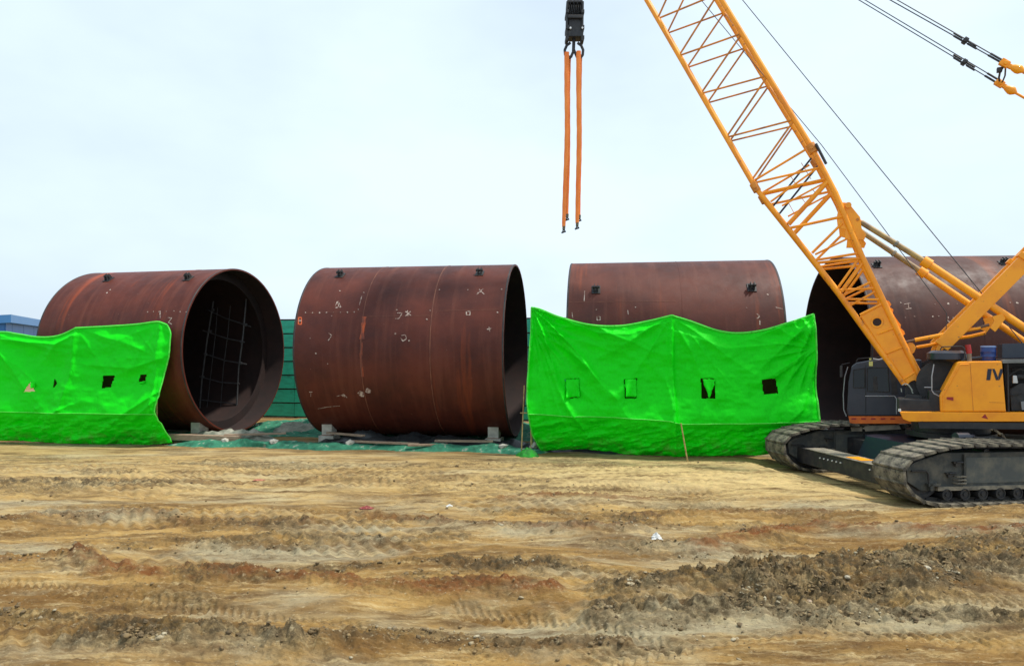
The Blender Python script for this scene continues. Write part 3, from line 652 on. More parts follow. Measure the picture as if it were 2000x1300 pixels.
# ------------------------------------------------------------------ tarps
def lerp_poly(pts, x):
    for (a, ya), (b, yb) in zip(pts[:-1], pts[1:]):
        if x <= b: t = (x - a) / (b - a); return ya + (yb - ya) * t
    return pts[-1][1]
def smooth_poly(pts, x, k=0):
    # Catmull-Rom through points for a slack hem
    n = len(pts)
    for i in range(n - 1):
        if x <= pts[i + 1][0] or i == n - 2:
            (x0, y0), (x1, y1) = pts[i], pts[i + 1]
            ym = pts[max(i - 1, 0)]; yp = pts[min(i + 2, n - 1)]
            t = (x - x0) / (x1 - x0)
            m0 = (y1 - ym[1]) / (x1 - ym[0]) * (x1 - x0) if i > 0 else (y1 - y0); m1 = (yp[1] - y0) / (yp[0] - x0) * (x1 - x0) if i < n - 2 else (y1 - y0)
            t2, t3 = t * t, t * t * t
            return (2 * t3 - 3 * t2 + 1) * y0 + (t3 - 2 * t2 + t) * m0 + (-2 * t3 + 3 * t2) * y1 + (t3 - t2) * m1

def inpoly(x, y, poly):
    c = False; n = len(poly)
    for i in range(n):
        (x1, y1), (x2, y2) = poly[i], poly[(i + 1) % n]
        if (y1 > y) != (y2 > y) and x < (x2 - x1) * (y - y1) / (y2 - y1) + x1: c = not c
    return c

def tarp(x0, x1, tops, bots, seam, anchors, holes, D, root, nu, nv, edge_l=None, edge_r=None, seed=0, folds=()):
    mb = MB(); PX = np.zeros((nv + 1, nu + 1)); PY = np.zeros((nv + 1, nu + 1))
    for i in range(nu + 1):
        u = i / nu
        x = x0 + (x1 - x0) * u
        segs = tops; yt = None
        for tp in segs:
            if tp[0][0] <= x <= tp[-1][0] + 1e-6: yt = smooth_poly(tp, x); break
        if yt is None: yt = segs[-1][-1][1]
        yb = smooth_poly(bots, x); ys_ = lerp_poly(seam, x)
        for j in range(nv + 1):
            v = j / nv
            sj = 0.74
            y = yt + (ys_ - yt) * (v / sj) if v <= sj else ys_ + (yb - ys_) * ((v - sj) / (1 - sj))
            xl = lerp_poly(edge_l, y) if edge_l else x0; xr = lerp_poly(edge_r, y) if edge_r else x1
            # side hems wander only near their own side
            k1 = max(0, 1 - u / 0.12) ** 2; k2 = max(0, 1 - (1 - u) / 0.12) ** 2
            PX[j, i] = x + (xl - x0) * k1 + (xr - x1) * k2; PY[j, i] = y
    # depth displacement (metres, towards the viewer positive)
    dz = (fbm(PX * 0.012 + seed, PY * 0.02 + seed, 4) - 0.5) * 0.30
    dz += (fbm(PX * 0.05 + seed, PY * 0.035 + seed, 4, 0.6) - 0.5) * 0.045
    for ax_, ay_, rad, amp, k, ph in anchors:     # tension folds fanning out of a tied point
        dx = PX - ax_; dy = PY - ay_; r = np.hypot(dx, dy); an = np.arctan2(dx, dy)
        an = an + 0.25 * (fbm(PX * 0.008 + seed, PY * 0.008, 2) - 0.5)
        wv = np.sin(an * k + ph); wv = 1 - 2 * np.abs(np.sin((an * k + ph) / 2)) ** 0.8
        dz += 1.35 * amp * np.clip(r / 60, 0, 1) * np.exp(-(r / rad) ** 2) * wv
    for pts, wd, amp in folds:                    # single creases
        best = np.full(PX.shape, 1e9); sg = np.zeros(PX.shape)
        for (ax_, ay_), (bx_, by_) in zip(pts[:-1], pts[1:]):
            ex, ey = bx_ - ax_, by_ - ay_; t = np.clip(((PX - ax_) * ex + (PY - ay_) * ey) / (ex * ex + ey * ey), 0, 1)
            qx, qy = PX - ax_ - t * ex, PY - ay_ - t * ey; dd = np.hypot(qx, qy); upd = dd < best
            best = np.where(upd, dd, best); sg = np.where(upd, np.sign(ex * qy - ey * qx), sg)
        dz += 0.85 * amp * np.exp(-best / np.where(sg > 0, wd * 1.3, wd * 0.4))
    seamY = np.array([[lerp_poly(seam, a) for a in rr] for rr in PX]); below = np.clip((PY - seamY), 0, None)
    above = np.clip((seamY - PY), 0, None)
    dz += 0.10 * np.exp(-(above / 40) ** 2) * (below == 0) + np.where(below > 0, 0.10 - below * 0.0100, 0)
    dz += np.where(below > 0, (fbm(PX * 0.03 + 9, PY * 0.09 + seed + (PX * 0.02), 4, 0.6) - 0.5) * 0.34 * np.clip(below / 15, 0, 1), 0)
    dz += -above * 0.0006
    V = []
    for j in range(nv + 1):
        for i in range(nu + 1):
            p = P(PX[j, i], PY[j, i], D); d = ray(PX[j, i], PY[j, i]).normalized()
            V.append(p - RN * float(dz[j, i]))
    fs = []; W = nu + 1
    for j in range(nv):
        for i in range(nu):
            cx = (PX[j, i] + PX[j + 1, i + 1]) / 2; cy = (PY[j, i] + PY[j + 1, i + 1]) / 2
            if any(inpoly(cx, cy, h) for h in holes): continue
            fs.append((j * W + i, j * W + i + 1, (j + 1) * W + i + 1, (j + 1) * W + i))
    mb.add(V, fs)
    o = obj('tarp_sheet', mb, M['tarp'], root)
    for p in o.data.polygons: p.use_smooth = True
    sm = o.modifiers.new('thickness', 'SOLIDIFY'); sm.thickness = 0.008
    def surf(px, py):
        k = np.argmin((PX - px) ** 2 + (PY - py) ** 2); return V[int(k)]
    # rolled top hem and side hems
    hm = mat('tarp_hem', (0.03, 0.62, 0.03), (0.10, 0.7, 0.06), 0.6, 6)
    obj('top_hem', MB().path([V[i] - RN * 0.01 for i in range(0, nu + 1, 4)], 0.028, 8), hm, root, smooth=True)
    obj('side_hem', MB().path([V[j * W] - RN * 0.01 for j in range(0, nv + 1, 4)], 0.022, 8), hm, root, smooth=True)
    obj('side_hem', MB().path([V[j * W + nu] - RN * 0.01 for j in range(0, nv + 1, 4)], 0.022, 8), hm, root, smooth=True)
    sj = int(round(0.74 * nv))
    obj('seam', MB().path([V[sj * W + i] - RN * 0.008 for i in range(0, nu + 1, 4)], 0.014, 6), hm, root, smooth=True)
    return surf, V, W

def flap(root, pts_px, D, surf, name='window_flap', bulge=0.1):
    """small cloth flap: quad grid between four picture corners, bulging a little"""
    (a, b, c, d) = pts_px; n = 8; mb = MB(); V = []
    for j in range(n + 1):
        for i in range(n + 1):
            u, v = i / n, j / n
            x = (a[0] * (1 - u) + b[0] * u) * (1 - v) + (d[0] * (1 - u) + c[0] * u) * v; y = (a[1] * (1 - u) + b[1] * u) * (1 - v) + (d[1] * (1 - u) + c[1] * u) * v
            p = surf(x, y).copy(); p = p - RN * (0.03 + bulge * v * (0.4 + 0.6 * math.sin(u * 5 + v * 2)))
            V.append(p)
    mb.add(V, [(j * (n + 1) + i, j * (n + 1) + i + 1, (j + 1) * (n + 1) + i + 1, (j + 1) * (n + 1) + i) for j in range(n) for i in range(n)])
    o = obj(name, mb, M['tarp'], root)
    for p in o.data.polygons: p.use_smooth = True
    sm = o.modifiers.new('thickness', 'SOLIDIFY'); sm.thickness = 0.01

DR = 19.85
b = P(1315, 890, DR)
RT_ = thing('tarp_screen', (b.x, b.y, 0), 'wide bright green tarp screen with four window holes, hung on poles beside the crane', 'tarp', 'green tarp screens in front of the tanks')
tops = [[(1035, 600), (1052, 603), (1090, 618), (1150, 634), (1210, 636), (1265, 627), (1312, 616)], [(1312, 616), (1350, 627), (1400, 644), (1440, 650), (1490, 645), (1545, 629), (1597, 613)]]
bots = [(1035, 889), (1080, 886), (1140, 884), (1220, 893), (1310, 898), (1420, 896), (1500, 893), (1597, 880)]
seam = [(1035, 808), (1110, 813), (1200, 815), (1310, 822), (1330, 828), (1450, 827), (1560, 824), (1597, 822)]
holes = [[(1103, 741), (1130, 739), (1132, 776), (1108, 778)], [(1219, 741), (1244, 739), (1243, 777), (1221, 777)], [(1369, 739), (1397, 739), (1396, 778), (1371, 778)], [(1488, 741), (1517, 739), (1521, 768), (1492, 770)]]
anchors = [(1037, 602, 250, 0.10, 15, 0.5), (1312, 616, 200, 0.035, 13, 1.0), (1595, 615, 150, 0.045, 15, 0.3), (1592, 680, 100, 0.04, 18, 0.4), (1037, 640, 200, 0.03, 23, 2.0)]
folds = [([(1048, 612), (1060, 700), (1090, 800), (1120, 870)], 14, 0.10), ([(1070, 640), (1120, 690), (1165, 735)], 10, 0.07), ([(1100, 625), (1170, 650), (1230, 652), (1290, 632)], 12, 0.14),
         ([(1312, 616), (1313, 700), (1318, 790), (1322, 890)], 9, 0.16), ([(1355, 660), (1385, 700), (1415, 735)], 9, 0.06), ([(1335, 650), (1420, 680), (1520, 672), (1580, 640)], 18, 0.09),
         ([(1588, 688), (1550, 712), (1520, 734)], 9, 0.08), ([(1100, 760), (1115, 800), (1140, 840)], 9, 0.06), ([(1300, 740), (1312, 780), (1318, 850)], 9, 0.08), ([(1580, 760), (1565, 800), (1545, 818)], 12, 0.08)]
eL = [(600, 1037), (680, 1035), (740, 1031), (780, 1030), (850, 1038), (895, 1056)]
eR = [(613, 1592), (700, 1596), (760, 1595), (800, 1597), (900, 1601)]
surf, VR, WR = tarp(1035, 1597, tops, bots, seam, anchors, holes, DR, RT_, 300, 160, eL, eR, 1.0, folds)
flap(RT_, [(1104, 741), (1130, 740), (1132, 775), (1107, 777)], DR, surf, bulge=0.12)
flap(RT_, [(1221, 741), (1243, 740), (1242, 775), (1222, 775)], DR, surf, bulge=0.09)
flap(RT_, [(1372, 740), (1396, 740), (1395, 752), (1384, 777)], DR, surf, bulge=0.09)
def pole(px, y0, y1, D, root, r=0.035, px1=None):
    a = P(px, y0, D); b2 = P(px1 if px1 else px, y1, D); obj('pole', MB().tube(a, b2, r, 10, r * 0.8), M['bamboo'], root, smooth=True)
pole(1038, 878, 608, DR + 0.8, RT_); pole(1315, 880, 626, DR + 0.8, RT_); pole(1588, 866, 628, DR + 0.8, RT_)
pole(1343, 901, 826, DR - 0.28, RT_, 0.022, 1330)
pole(1018, 892, 752, DR + 0.1, RT_, 0.02, 1024); 
obj('cross_pole', MB().tube(P(1016, 806, DR + 0.1), P(1040, 806, DR + 0.1), 0.018, 8), M['bamboo'], RT_)
# bunched cloth at the foot of the left pole
def bunch(cx, cy, D, root, wd, hg, seed):
    mb = MB(); n = 30; V = []
    for j in range(n + 1):
        for i in range(n + 1):
            u = i / n * 2 - 1; v = j / n * 2 - 1; rr = math.hypot(u, v)
            hgt = max(0.0, 1 - rr) ** 0.6
            p = P(cx, cy, D) ; p = Vector((p.x, p.y, 0)) + RD * u * wd * (1 + 0.2 * math.sin(v * 7 + seed)) + RN * v * 0.35
            p.z = hg * hgt * (0.55 + 0.9 * float(fbm(np.array([u * 3 + seed]), np.array([v * 3.0]), 3)[0])) - 0.03; V.append(p)
    mb.add(V, [(j * (n + 1) + i, j * (n + 1) + i + 1, (j + 1) * (n + 1) + i + 1, (j + 1) * (n + 1) + i) for j in range(n) for i in range(n)])
    o = obj('bunched_cloth', mb, mat('muddy_green_cloth', (0.006, 0.33, 0.01), (0.015, 0.12, 0.02), 0.8, 6), root)
    for p in o.data.polygons: p.use_smooth = True
bunch(1030, 890, DR - 0.1, RT_, 0.30, 0.30, 2)

DLt = 19.75
b = P(120, 870, DLt)
LT = thing('tarp_screen', (b.x, b.y, 0), 'bright green tarp with small torn holes in front of the scaffolded left tank', 'tarp', 'green tarp screens in front of the tanks')
tops = [[(-170, 640), (-90, 652), (0, 648), (30, 652), (70, 658), (105, 656), (145, 640)], [(145, 640), (200, 637), (260, 633), (310, 628), (328, 634)]]
bots = [(-170, 866), (0, 864), (100, 872), (180, 877), (250, 874), (328, 868)]
seam = [(-170, 801), (0, 803), (100, 806), (200, 807), (300, 808), (328, 808)]
holes = [[(49, 765), (61, 746), (70, 764)], [(101, 755), (103, 739), (110, 748), (104, 757)], [(195, 758), (198, 734), (221, 733), (214, 756)], [(267, 748), (268, 732), (281, 731), (280, 744), (274, 749)]]
anchors = [(312, 630, 140, 0.022, 11, 0.2), (146, 641, 150, 0.03, 9, 1.0), (-30, 650, 240, 0.05, 9, 0.5), (310, 700, 70, 0.02, 16, 0.4)]
folds = [([(0, 662), (60, 668), (110, 672), (140, 655)], 9, 0.14), ([(0, 690), (40, 720), (70, 745)], 10, 0.08), ([(145, 642), (140, 720), (120, 800)], 8, 0.10),
         ([(315, 700), (250, 720), (160, 712)], 9, 0.05), ([(300, 775), (260, 800), (200, 840), (120, 868)], 12, 0.14), ([(300, 790), (250, 830), (190, 870)], 9, 0.10), ([(70, 840), (90, 815), (140, 790)], 9, 0.08), ([(310, 640), (306, 720), (300, 800)], 8, 0.12)]
eR = [(628, 318), (650, 330), (695, 328), (730, 318), (770, 314), (800, 306), (830, 309), (875, 319)]
surfL, VL, WL = tarp(-170, 328, tops, bots, seam, anchors, holes, DLt, LT, 260, 150, None, eR, 6.0, folds)
pole(146, 862, 650, DLt + 0.8, LT); pole(306, 858, 642, DLt + 0.8, LT); pole(-90, 860, 658, DLt + 0.8, LT)
flap(LT, [(62, 748), (72, 747), (72, 756), (66, 757)], DLt, surfL, bulge=0.06)
flap(LT, [(268, 746), (281, 744), (280, 749), (272, 750)], DLt, surfL, bulge=0.06)

# ------------------------------------------------------------------ crawler crane
UC = Vector((10.66, 16.82, 0)); UA = math.radians(27)
UF = Vector((-math.cos(UA), math.sin(UA), 0)); UN = Vector((math.sin(UA), math.cos(UA), 0))
def NP(px, py, off):
    X = (px - 1000) / F; bx = UC.x + off * UN.x; by = UC.y + off * UN.y
    t = (bx - X * by) / (X * UF.y - UF.x); p = UC + UN * off + UF * t; p.z = CH + (HZ - py) * p.y / F; return p
def U(t, off, z): p = UC + UF * t + UN * off; p.z = z; return p
def TPx(px, py, s):        # point of the track plane s -> (l, z)
    X = (px - 1000) / F; b0 = N0 + TM * s; l = (X * b0.y - b0.x) / (TL.x - X * TL.y)
    p = b0 + TL * l; return l, CH + (HZ - py) * p.y / F
def TP(l, s, z): p = N0 + TL * l + TM * s; p.z = z + trk_z(l, s); return p

crane = thing('crawler_crane', (UC.x, UC.y, 0), 'yellow lattice boom crawler crane with dark cab and dusty tracks', 'crane')

# --- tracks
loop = [(0.92, 0.0), (0.40, 0.11), (0.07, 0.38), (0.0, 0.72), (0.22, 0.97), (0.9, 1.15), (1.5, 1.22), (2.6, 1.22), (3.4, 1.19), (4.4, 1.21), (5.4, 1.24), (6.0, 1.18), (6.45, 1.02), (6.72, 0.78), (6.78, 0.52), (6.62, 0.26), (6.3, 0.07), (5.9, 0.0)]
def loop_pts(pitch):
    P2 = [Vector((a, b_)) for a, b_ in loop]; P2.append(P2[0])
    seg = [(b_ - a).length for a, b_ in zip(P2[:-1], P2[1:])]; tot = sum(seg); n = round(tot / pitch); st = tot / n
    res = []; 
    for k in range(n):
        d = k * st; i = 0
        while d > seg[i]: d -= seg[i]; i += 1
        p = P2[i].lerp(P2[i + 1], d / seg[i])
        # tangent by looking half a link ahead and behind
        def at(dd):
            dd %= tot; q = 0
            while dd > seg[q]: dd -= seg[q]; q += 1
            return P2[q].lerp(P2[q + 1], dd / seg[q])
        a = at(k * st - st * 0.5); c = at(k * st + st * 0.5); res.append(((a + c) / 2, (c - a).normalized(), st))
    return res
lp = loop_pts(0.29)
st = lp[0][2]
def shoe_mesh():
    mb = MB(); h = st * 0.5 - 0.006; W2 = SHOE_W / 2
    # plate with bent lips and a low grouser, local x = along, y = across, z = outward
    prof = [(-h - 0.016, 0.012), (-h + 0.004, 0.046), (-h + 0.03, 0.046), (-h + 0.05, 0.034), (h - 0.05, 0.024), (h - 0.01, 0.016), (h - 0.01, -0.035), (-h + 0.03, -0.035)]
    n = len(prof); c = 0.06
    V = [(x, -W2, z) for x, z in prof] + [(x, W2, z) for x, z in prof]
    mb.add(V, [tuple(range(n - 1, -1, -1)), tuple(range(n, 2 * n))] + [(i, (i + 1) % n, n + (i + 1) % n, n + i) for i in range(n)])
    me = bpy.data.meshes.new('track_shoe'); me.from_pydata(mb.v, [], mb.f); me.materials.append(M['shoe'])
    import bmesh
    bm = bmesh.new(); bm.from_mesh(me); bmesh.ops.recalc_face_normals(bm, faces=bm.faces); bm.to_mesh(me); bm.free(); return me
def link_mesh():
    mb = MB()
    for s_ in (-0.11, 0.11): mb.box((0, s_, -0.06), (st * 0.46, 0, 0), (0, 0.03, 0), (0, 0, 0.045))
    mb.tube((st * 0.5, -0.16, -0.06), (st * 0.5, 0.16, -0.06), 0.03, 8)
    me = bpy.data.meshes.new('track_link'); me.from_pydata(mb.v, [], mb.f); me.materials.append(M['dark']); return me
SM, LM = shoe_mesh(), link_mesh()
def side_poly(pts, s): return [TP(l, s, z) for l, z in pts]
cinv = rootinv(crane)
for s0, which in ((0.0, 'near'), (FAR_S, 'far')):
    fr = MB(); si = s0 + 0.26; wfr = SHOE_W - 0.52
    fp = [(0.62, 0.26), (0.30, 0.45), (0.28, 0.74), (0.5, 0.86), (1.15, 1.03), (1.75, 1.03), (5.2, 1.05), (6.2, 0.85), (6.4, 0.5), (6.1, 0.3), (5.6, 0.27)]
    fr.prism(side_poly(fp, si), TM * wfr)
    tk = obj('crawler_track', fr, M['frame'], crane, bevel=0.015)
    # shoes: own transform each, shared mesh
    for k, (p, tg, _) in enumerate(lp):
        o = TP(p.x, s0 + SHOE_W / 2, p.y)
        # path runs front-bottom -> front -> top -> rear -> bottom; outward normal is to the left of travel
        slope = Vector((TL.x, TL.y, -0.015)).normalized(); side = TM.copy(); up = slope.cross(side).normalized()
        if up.z < 0: up = -up
        T3d = slope * tg.x + up * tg.y; N3d = -(slope * tg.y * 1.0) + up * tg.x
        # outward
        cen = Vector((3.4, 0.6)); outw = Vector((-tg.y, tg.x))
        if outw.dot(p - cen) < 0: N3d = -N3d
        Y = N3d.cross(T3d).normalized()
        mat_ = Matrix((T3d, Y, N3d)).transposed().to_4x4(); mat_.translation = o
        mlt = random.uniform(-1, 1)
        for nm, me in (('track_shoe', SM), ('track_link', LM)):
            e = bpy.data.objects.new(nm, me); col.objects.link(e); e.parent = tk
            e.matrix_local = cinv @ mat_ @ Matrix.Rotation(mlt * 0.012, 4, 'Y')
    # wheels and rollers
    def roller(l, z, r, s_a, s_b, name, hub=True):
        a = TP(l, s_a, z); d = TM; w2 = s_b - s_a
        obj(name, MB().lathe(a, d, [(0, 0.001), (0, r * 0.35), (0.02, r * 0.4), (0.02, r * 0.8), (0, r * 0.85), (0, r), (w2, r), (w2, 0.001)], 24), M['dark'], tk, smooth=True)
    roller(0.66, 0.52, 0.42, s0 + 0.30, s0 + 0.60, 'idler_wheel')
    roller(6.1, 0.60, 0.45, s0 + 0.30, s0 + 0.60, 'drive_sprocket')
    for l in np.arange(1.15, 5.8, 0.42): roller(float(l), 0.19, 0.115, s0 + 0.17, s0 + 0.73, 'bottom_roller')
    for l in (2.2, 3.6, 5.0): roller(l, 1.02, 0.07, s0 + 0.3, s0 + 0.6, 'top_roller')
    # side frame details on the outward/near face
    fz = si - 0.001
    def plate(pts, th, m, name, off=0.0, bev=0.005):
        mb = MB().prism([TP(l, fz - off, z) for l, z in pts], -TM * th); return obj(name, mb, m, tk, bevel=bev)
    plate([(0.95, 0.27), (5.6, 0.27), (5.6, 0.35), (0.95, 0.35)], 0.07, M['dust'], 'lower_ledge')
    plate([(1.58, 0.38), (1.62, 0.38), (1.62, 1.00), (1.58, 1.00)], 0.05, M['frame'], 'stiffener')
    plate([(1.66, 0.40), (5.0, 0.42), (5.0, 0.93), (1.66, 0.93)], 0.012, mat('track_panel_grey', (0.075, 0.085, 0.08), (0.17, 0.16, 0.12), 0.65, 2.6, 0.45, 0.7, bump=0.1) if which == 'near' else bpy.data.materials['track_panel_grey'], 'side_panel')
    plate([(5.05, 0.38), (5.09, 0.38), (5.09, 1.00), (5.05, 1.00)], 0.05, M['frame'], 'stiffener')
    for l, z in ((1.25, 0.62), (1.42, 0.84)):
        q = TP(l, fz, z)
        obj('lifting_hook', MB().box(q - TM * 0.03, TL * 0.09, TM * 0.03, (0, 0, 0.018)).tube(q - TM * 0.06 - TL * 0.04, q - TM * 0.06 + TL * 0.12, 0.024, 8).box(q - TM * 0.03 + Vector((0, 0, -0.05)), TL * 0.05, TM * 0.03, (0, 0, 0.03)), M['dark'], tk, bevel=0.004)
    obj('grab_rail', MB().path([TP(0.36, fz - 0.04, 0.68), TP(0.68, fz - 0.05, 0.68), TP(0.74, fz - 0.05, 0.62), TP(0.75, fz - 0.05, 0.36)], 0.018, 8), M['black'], tk, smooth=True)
    for z in (0.42, 0.49, 0.56): obj('step_bar', MB().path([TP(1.36, fz, z), TP(1.36, fz - 0.12, z), TP(1.56, fz - 0.12, z), TP(1.56, fz, z)], 0.014, 6), M['dust'], tk, smooth=True)
    obj('rail_bracket', MB().box(TP(0.85, fz - 0.05, 0.4), TL * 0.14, TM * 0.05, (0, 0, 0.025)).box(TP(0.78, fz - 0.05, 0.35), TL * 0.03, TM * 0.05, (0, 0, 0.07)), M['frame'], tk)

# --- car body and cross beams
def tbox(name, l0, l1, s0, s1, z0, z1, m, bev=0.02, parent=None):
    c = TP((l0 + l1) / 2, (s0 + s1) / 2, (z0 + z1) / 2)
    return obj(name, MB().box(c, TL * (l1 - l0) / 2, TM * (s1 - s0) / 2, (0, 0, (z1 - z0) / 2)), m, parent or crane, bevel=bev)
cb = tbox('car_body', 2.0, 4.9, 1.35, 3.8, 0.42, 1.02, M['navy'])
obj('car_body_nose', MB().prism([TP(1.5, 1.7, 0.45), TP(2.0, 1.7, 0.45), TP(2.0, 1.7, 1.0), TP(1.78, 1.7, 1.0)], TM * 1.75), M['navy'], crane, bevel=0.015)
fb = tbox('front_cross_beam', 0.55, 1.0, SHOE_W - 0.3, FAR_S + 0.3, 0.20, 0.60, M['dark'])
obj('dusty_top_plate', MB().box(TP(0.775, 2.55, 0.612), TL * 0.26, TM * 1.55, (0, 0, 0.008)), M['dust'], fb)
obj('yellow_patch', MB().box(TP(0.75, 2.3, 0.624), TL * 0.16, TM * 0.28, (0, 0, 0.003)), M['yellow'], fb)
for s_ in list(np.arange(1.2, 1.8, 0.16)) + list(np.arange(2.7, 3.6, 0.16)):
    obj('bolt', MB().tube(TP(0.55, float(s_), 0.47), TP(0.525, float(s_), 0.47), 0.018, 8), M['white'], fb)
tbox('rear_cross_beam', 5.1, 5.6, SHOE_W - 0.3, FAR_S + 0.3, 0.25, 0.7, M['dark'])
for l0 in (2.0, 4.1): tbox('axle_beam', l0, l0 + 0.6, SHOE_W - 0.25, FAR_S + 0.25, 0.45, 0.85, M['dark'])
obj('slew_ring', MB().lathe(U(0, 0, 0.98), (0, 0, 1), [(0, 0.001), (0, 0.95), (0.12, 0.95), (0.12, 0.82), (0.50, 0.82), (0.50, 0.001)], 48), M['black'], crane, smooth=True)
# hose reel, shackle and hydraulic bits on the near side of the car body
obj('hydraulic_motor', MB().tube(TP(2.05, 0.95, 1.27), TP(2.35, 0.95, 1.27), 0.10, 16).tube(TP(2.35, 0.95, 1.27), TP(2.5, 0.95, 1.27), 0.06, 12), M['slate'], crane, smooth=True)
obj('hydraulic_hose', MB().path([TP(2.45, 0.9, 1.27), TP(2.65, 0.88, 1.25), TP(2.9, 0.87, 1.27), TP(3.2, 0.87, 1.24)], 0.025, 8), M['black'], crane, smooth=True)

# --- upper structure: side outlines read on the near side plane, extruded across the machine
OFFN = -1.7
def NPs(pts, off=OFFN): return [NP(x, y, off) for x, y in pts]
deck = obj('deck', MB().prism(NPs([(1757, 804), (2000, 805), (2330, 808), (2330, 828), (2000, 823), (1776, 823), (1764, 818)]), UN * 0.22), M['yellow'], crane, bevel=0.012)
obj('deck_floor', MB().prism(NPs([(1790, 812), (2000, 813), (2330, 816), (2330, 832), (2000, 829), (1793, 829)], OFFN + 0.222), UN * 3.1), M['black'], crane)
obj('deck_underside', MB().prism(NPs([(1793, 823.4), (2330, 828.4), (2330, 842), (2000, 838), (1796, 836)], OFFN + 0.03), UN * 3.2), M['black'], crane)
obj('rope_eye', MB().tube(NP(1757, 803, OFFN + 0.02), NP(1757, 798, OFFN + 0.02), 0.03, 8), M['white'], deck)
obj('warning_sticker', MB().prism(NPs([(1917, 815), (1924, 808), (1930, 818)], OFFN - 0.002), -UN * 0.002), M['red'], deck)
# machine house side with slanted front
hs = obj('machine_house', MB().prism(NPs([(1836, 772), (1870, 708), (1874, 706), (1957, 705), (1965, 803.4), (1837, 803.4)], OFFN + 0.03), UN * 0.6), M['yellow'], crane, bevel=0.02)
obj('front_edge_frame', MB().path(NPs([(1842, 800), (1842, 772), (1875, 712), (1892, 711)], OFFN + 0.02), 0.012, 6), M['yellow'], hs, smooth=True)
obj('panel_joint', MB().path(NPs([(1895, 709), (1901, 802)], OFFN + 0.028), 0.006, 5), M['lace'], hs)
obj('panel_joint', MB().path(NPs([(1932, 785), (1962, 786)], OFFN + 0.028), 0.004, 5), M['lace'], hs)
obj('door_latch', MB().prism(NPs([(1849, 775), (1862, 775), (1862, 782), (1849, 779)], OFFN + 0.028), -UN * 0.012), M['red'], hs)
# letter M: stem plus the two strokes that show before the panel ends
for pts in ([(1929, 720), (1937, 720), (1934, 742), (1926.5, 742)], [(1937.8, 720), (1942.6, 720), (1949.2, 736), (1951.5, 742), (1945.2, 742)], [(1953.8, 720), (1957.8, 720), (1958.2, 727), (1952.2, 741.9), (1949.5, 735.2)]):
    obj('lettering', MB().prism(NPs(pts, OFFN + 0.026), -UN * 0.004), M['navy'], hs)
# engine bay behind the open door
obj('engine_bay_back', MB().prism(NPs([(1960, 706), (2200, 704), (2210, 808), (1966, 804)], OFFN + 0.62), UN * 0.05), M['black'], crane)
obj('bay_roof', MB().prism(NPs([(1958, 702), (2200, 699), (2200, 706), (1958, 709)], OFFN + 0.03), UN * 1.0), mat('grey_roof_metal', (0.22, 0.22, 0.2), (0.14, 0.14, 0.13), 0.5, 4), crane, bevel=0.005)
for x in (1968, 2030, 2100): obj('bay_post', MB().tube(NP(x, 708, OFFN + 0.1), NP(x + 2, 804, OFFN + 0.1), 0.02, 8), M['black'], crane)
obj('engine_block', MB().prism(NPs([(1972, 760), (1992, 748), (2040, 748), (2060, 800), (1975, 802)], OFFN + 0.3), UN * 0.3).tube(NP(1985, 735, OFFN + 0.35), NP(2060, 735, OFFN + 0.35), 0.07, 14).tube(NP(1975, 722, OFFN + 0.4), NP(2010, 716, OFFN + 0.4), 0.03, 8), M['dark'], crane, bevel=0.01)
obj('coolant_bottle', MB().prism(NPs([(1978.5, 733), (1986, 733), (1988.5, 748), (1978, 748)], OFFN + 0.22), UN * 0.08), M['white'], crane, bevel=0.01)
obj('bay_vent', MB().prism(NPs([(1994, 784), (2010, 783), (2010, 800), (1996, 800)], OFFN + 0.2), UN * 0.1), mat('pale_grey_box', (0.2, 0.22, 0.23), None, 0.5), crane)
obj('fuel_line', MB().path(NPs([(1970, 735), (1978, 728), (1992, 720), (2006, 726)], OFFN + 0.25), 0.014, 6), M['dark'], crane, smooth=True)
obj('fuel_line', MB().path(NPs([(1968, 770), (1980, 772), (1996, 768)], OFFN + 0.25), 0.012, 6), M['dark'], crane, smooth=True)
# rear body and counterweight outside the frame
obj('rear_house', MB().prism(NPs([(2205, 702), (2330, 700), (2330, 806), (2212, 806)], OFFN + 0.05), UN * 3.2), M['yellow'], crane, bevel=0.03)
for k in range(4):
    obj('counterweight_slab', MB().box(U(-4.3, 0, 1.75 + 0.36 * k), UF * 0.55, UN * 1.75, (0, 0, 0.172)), M['slate'], crane, bevel=0.03)
obj('far_house', MB().box(U(-1.6, 1.15, 2.15), UF * 2.0, UN * 0.5, (0, 0, 0.55)), M['dark'], crane, bevel=0.03)
obj('roof_box', MB().prism(NPs([(1957, 671), (2070, 668), (2070, 698), (1957, 700)], OFFN + 0.5), UN * 0.6), M['slate'], crane, bevel=0.01)
# winch drums and machinery between cab and house
def drum(t, off0, off1, z, r, rf, name):
    a = U(t, off0, z); d = UN
    obj(name, MB().lathe(a, d, [(0, 0.001), (0, rf), (0.05, rf), (0.05, r), (off1 - off0 - 0.05, r), (off1 - off0 - 0.05, rf), (off1 - off0, rf), (off1 - off0, 0.001)], 40), M['black'], crane, smooth=True)
pz = NP(1850, 740, -0.8); 
drum(0.25, -0.95, 0.95, 2.3, 0.36, 0.52, 'hoist_drum'); drum(-0.95, -0.9, 0.9, 2.3, 0.34, 0.48, 'hoist_drum')
obj('winch_cover', MB().lathe(NP(1849, 706, -1.0), (0, 0, 1), [(0, 0.001), (0.0, 0.30), (0.06, 0.40), (0.20, 0.40), (0.26, 0.30), (0.26, 0.001)], 32), M['slate'], crane, smooth=True)
obj('valve_block', MB().box(U(0.78, -1.15, 1.78), UF * 0.38, UN * 0.35, (0, 0, 0.16)).box(U(0.35, -1.2, 1.9), UF * 0.2, UN * 0.3, (0, 0, 0.25)), M['black'], crane, bevel=0.03)
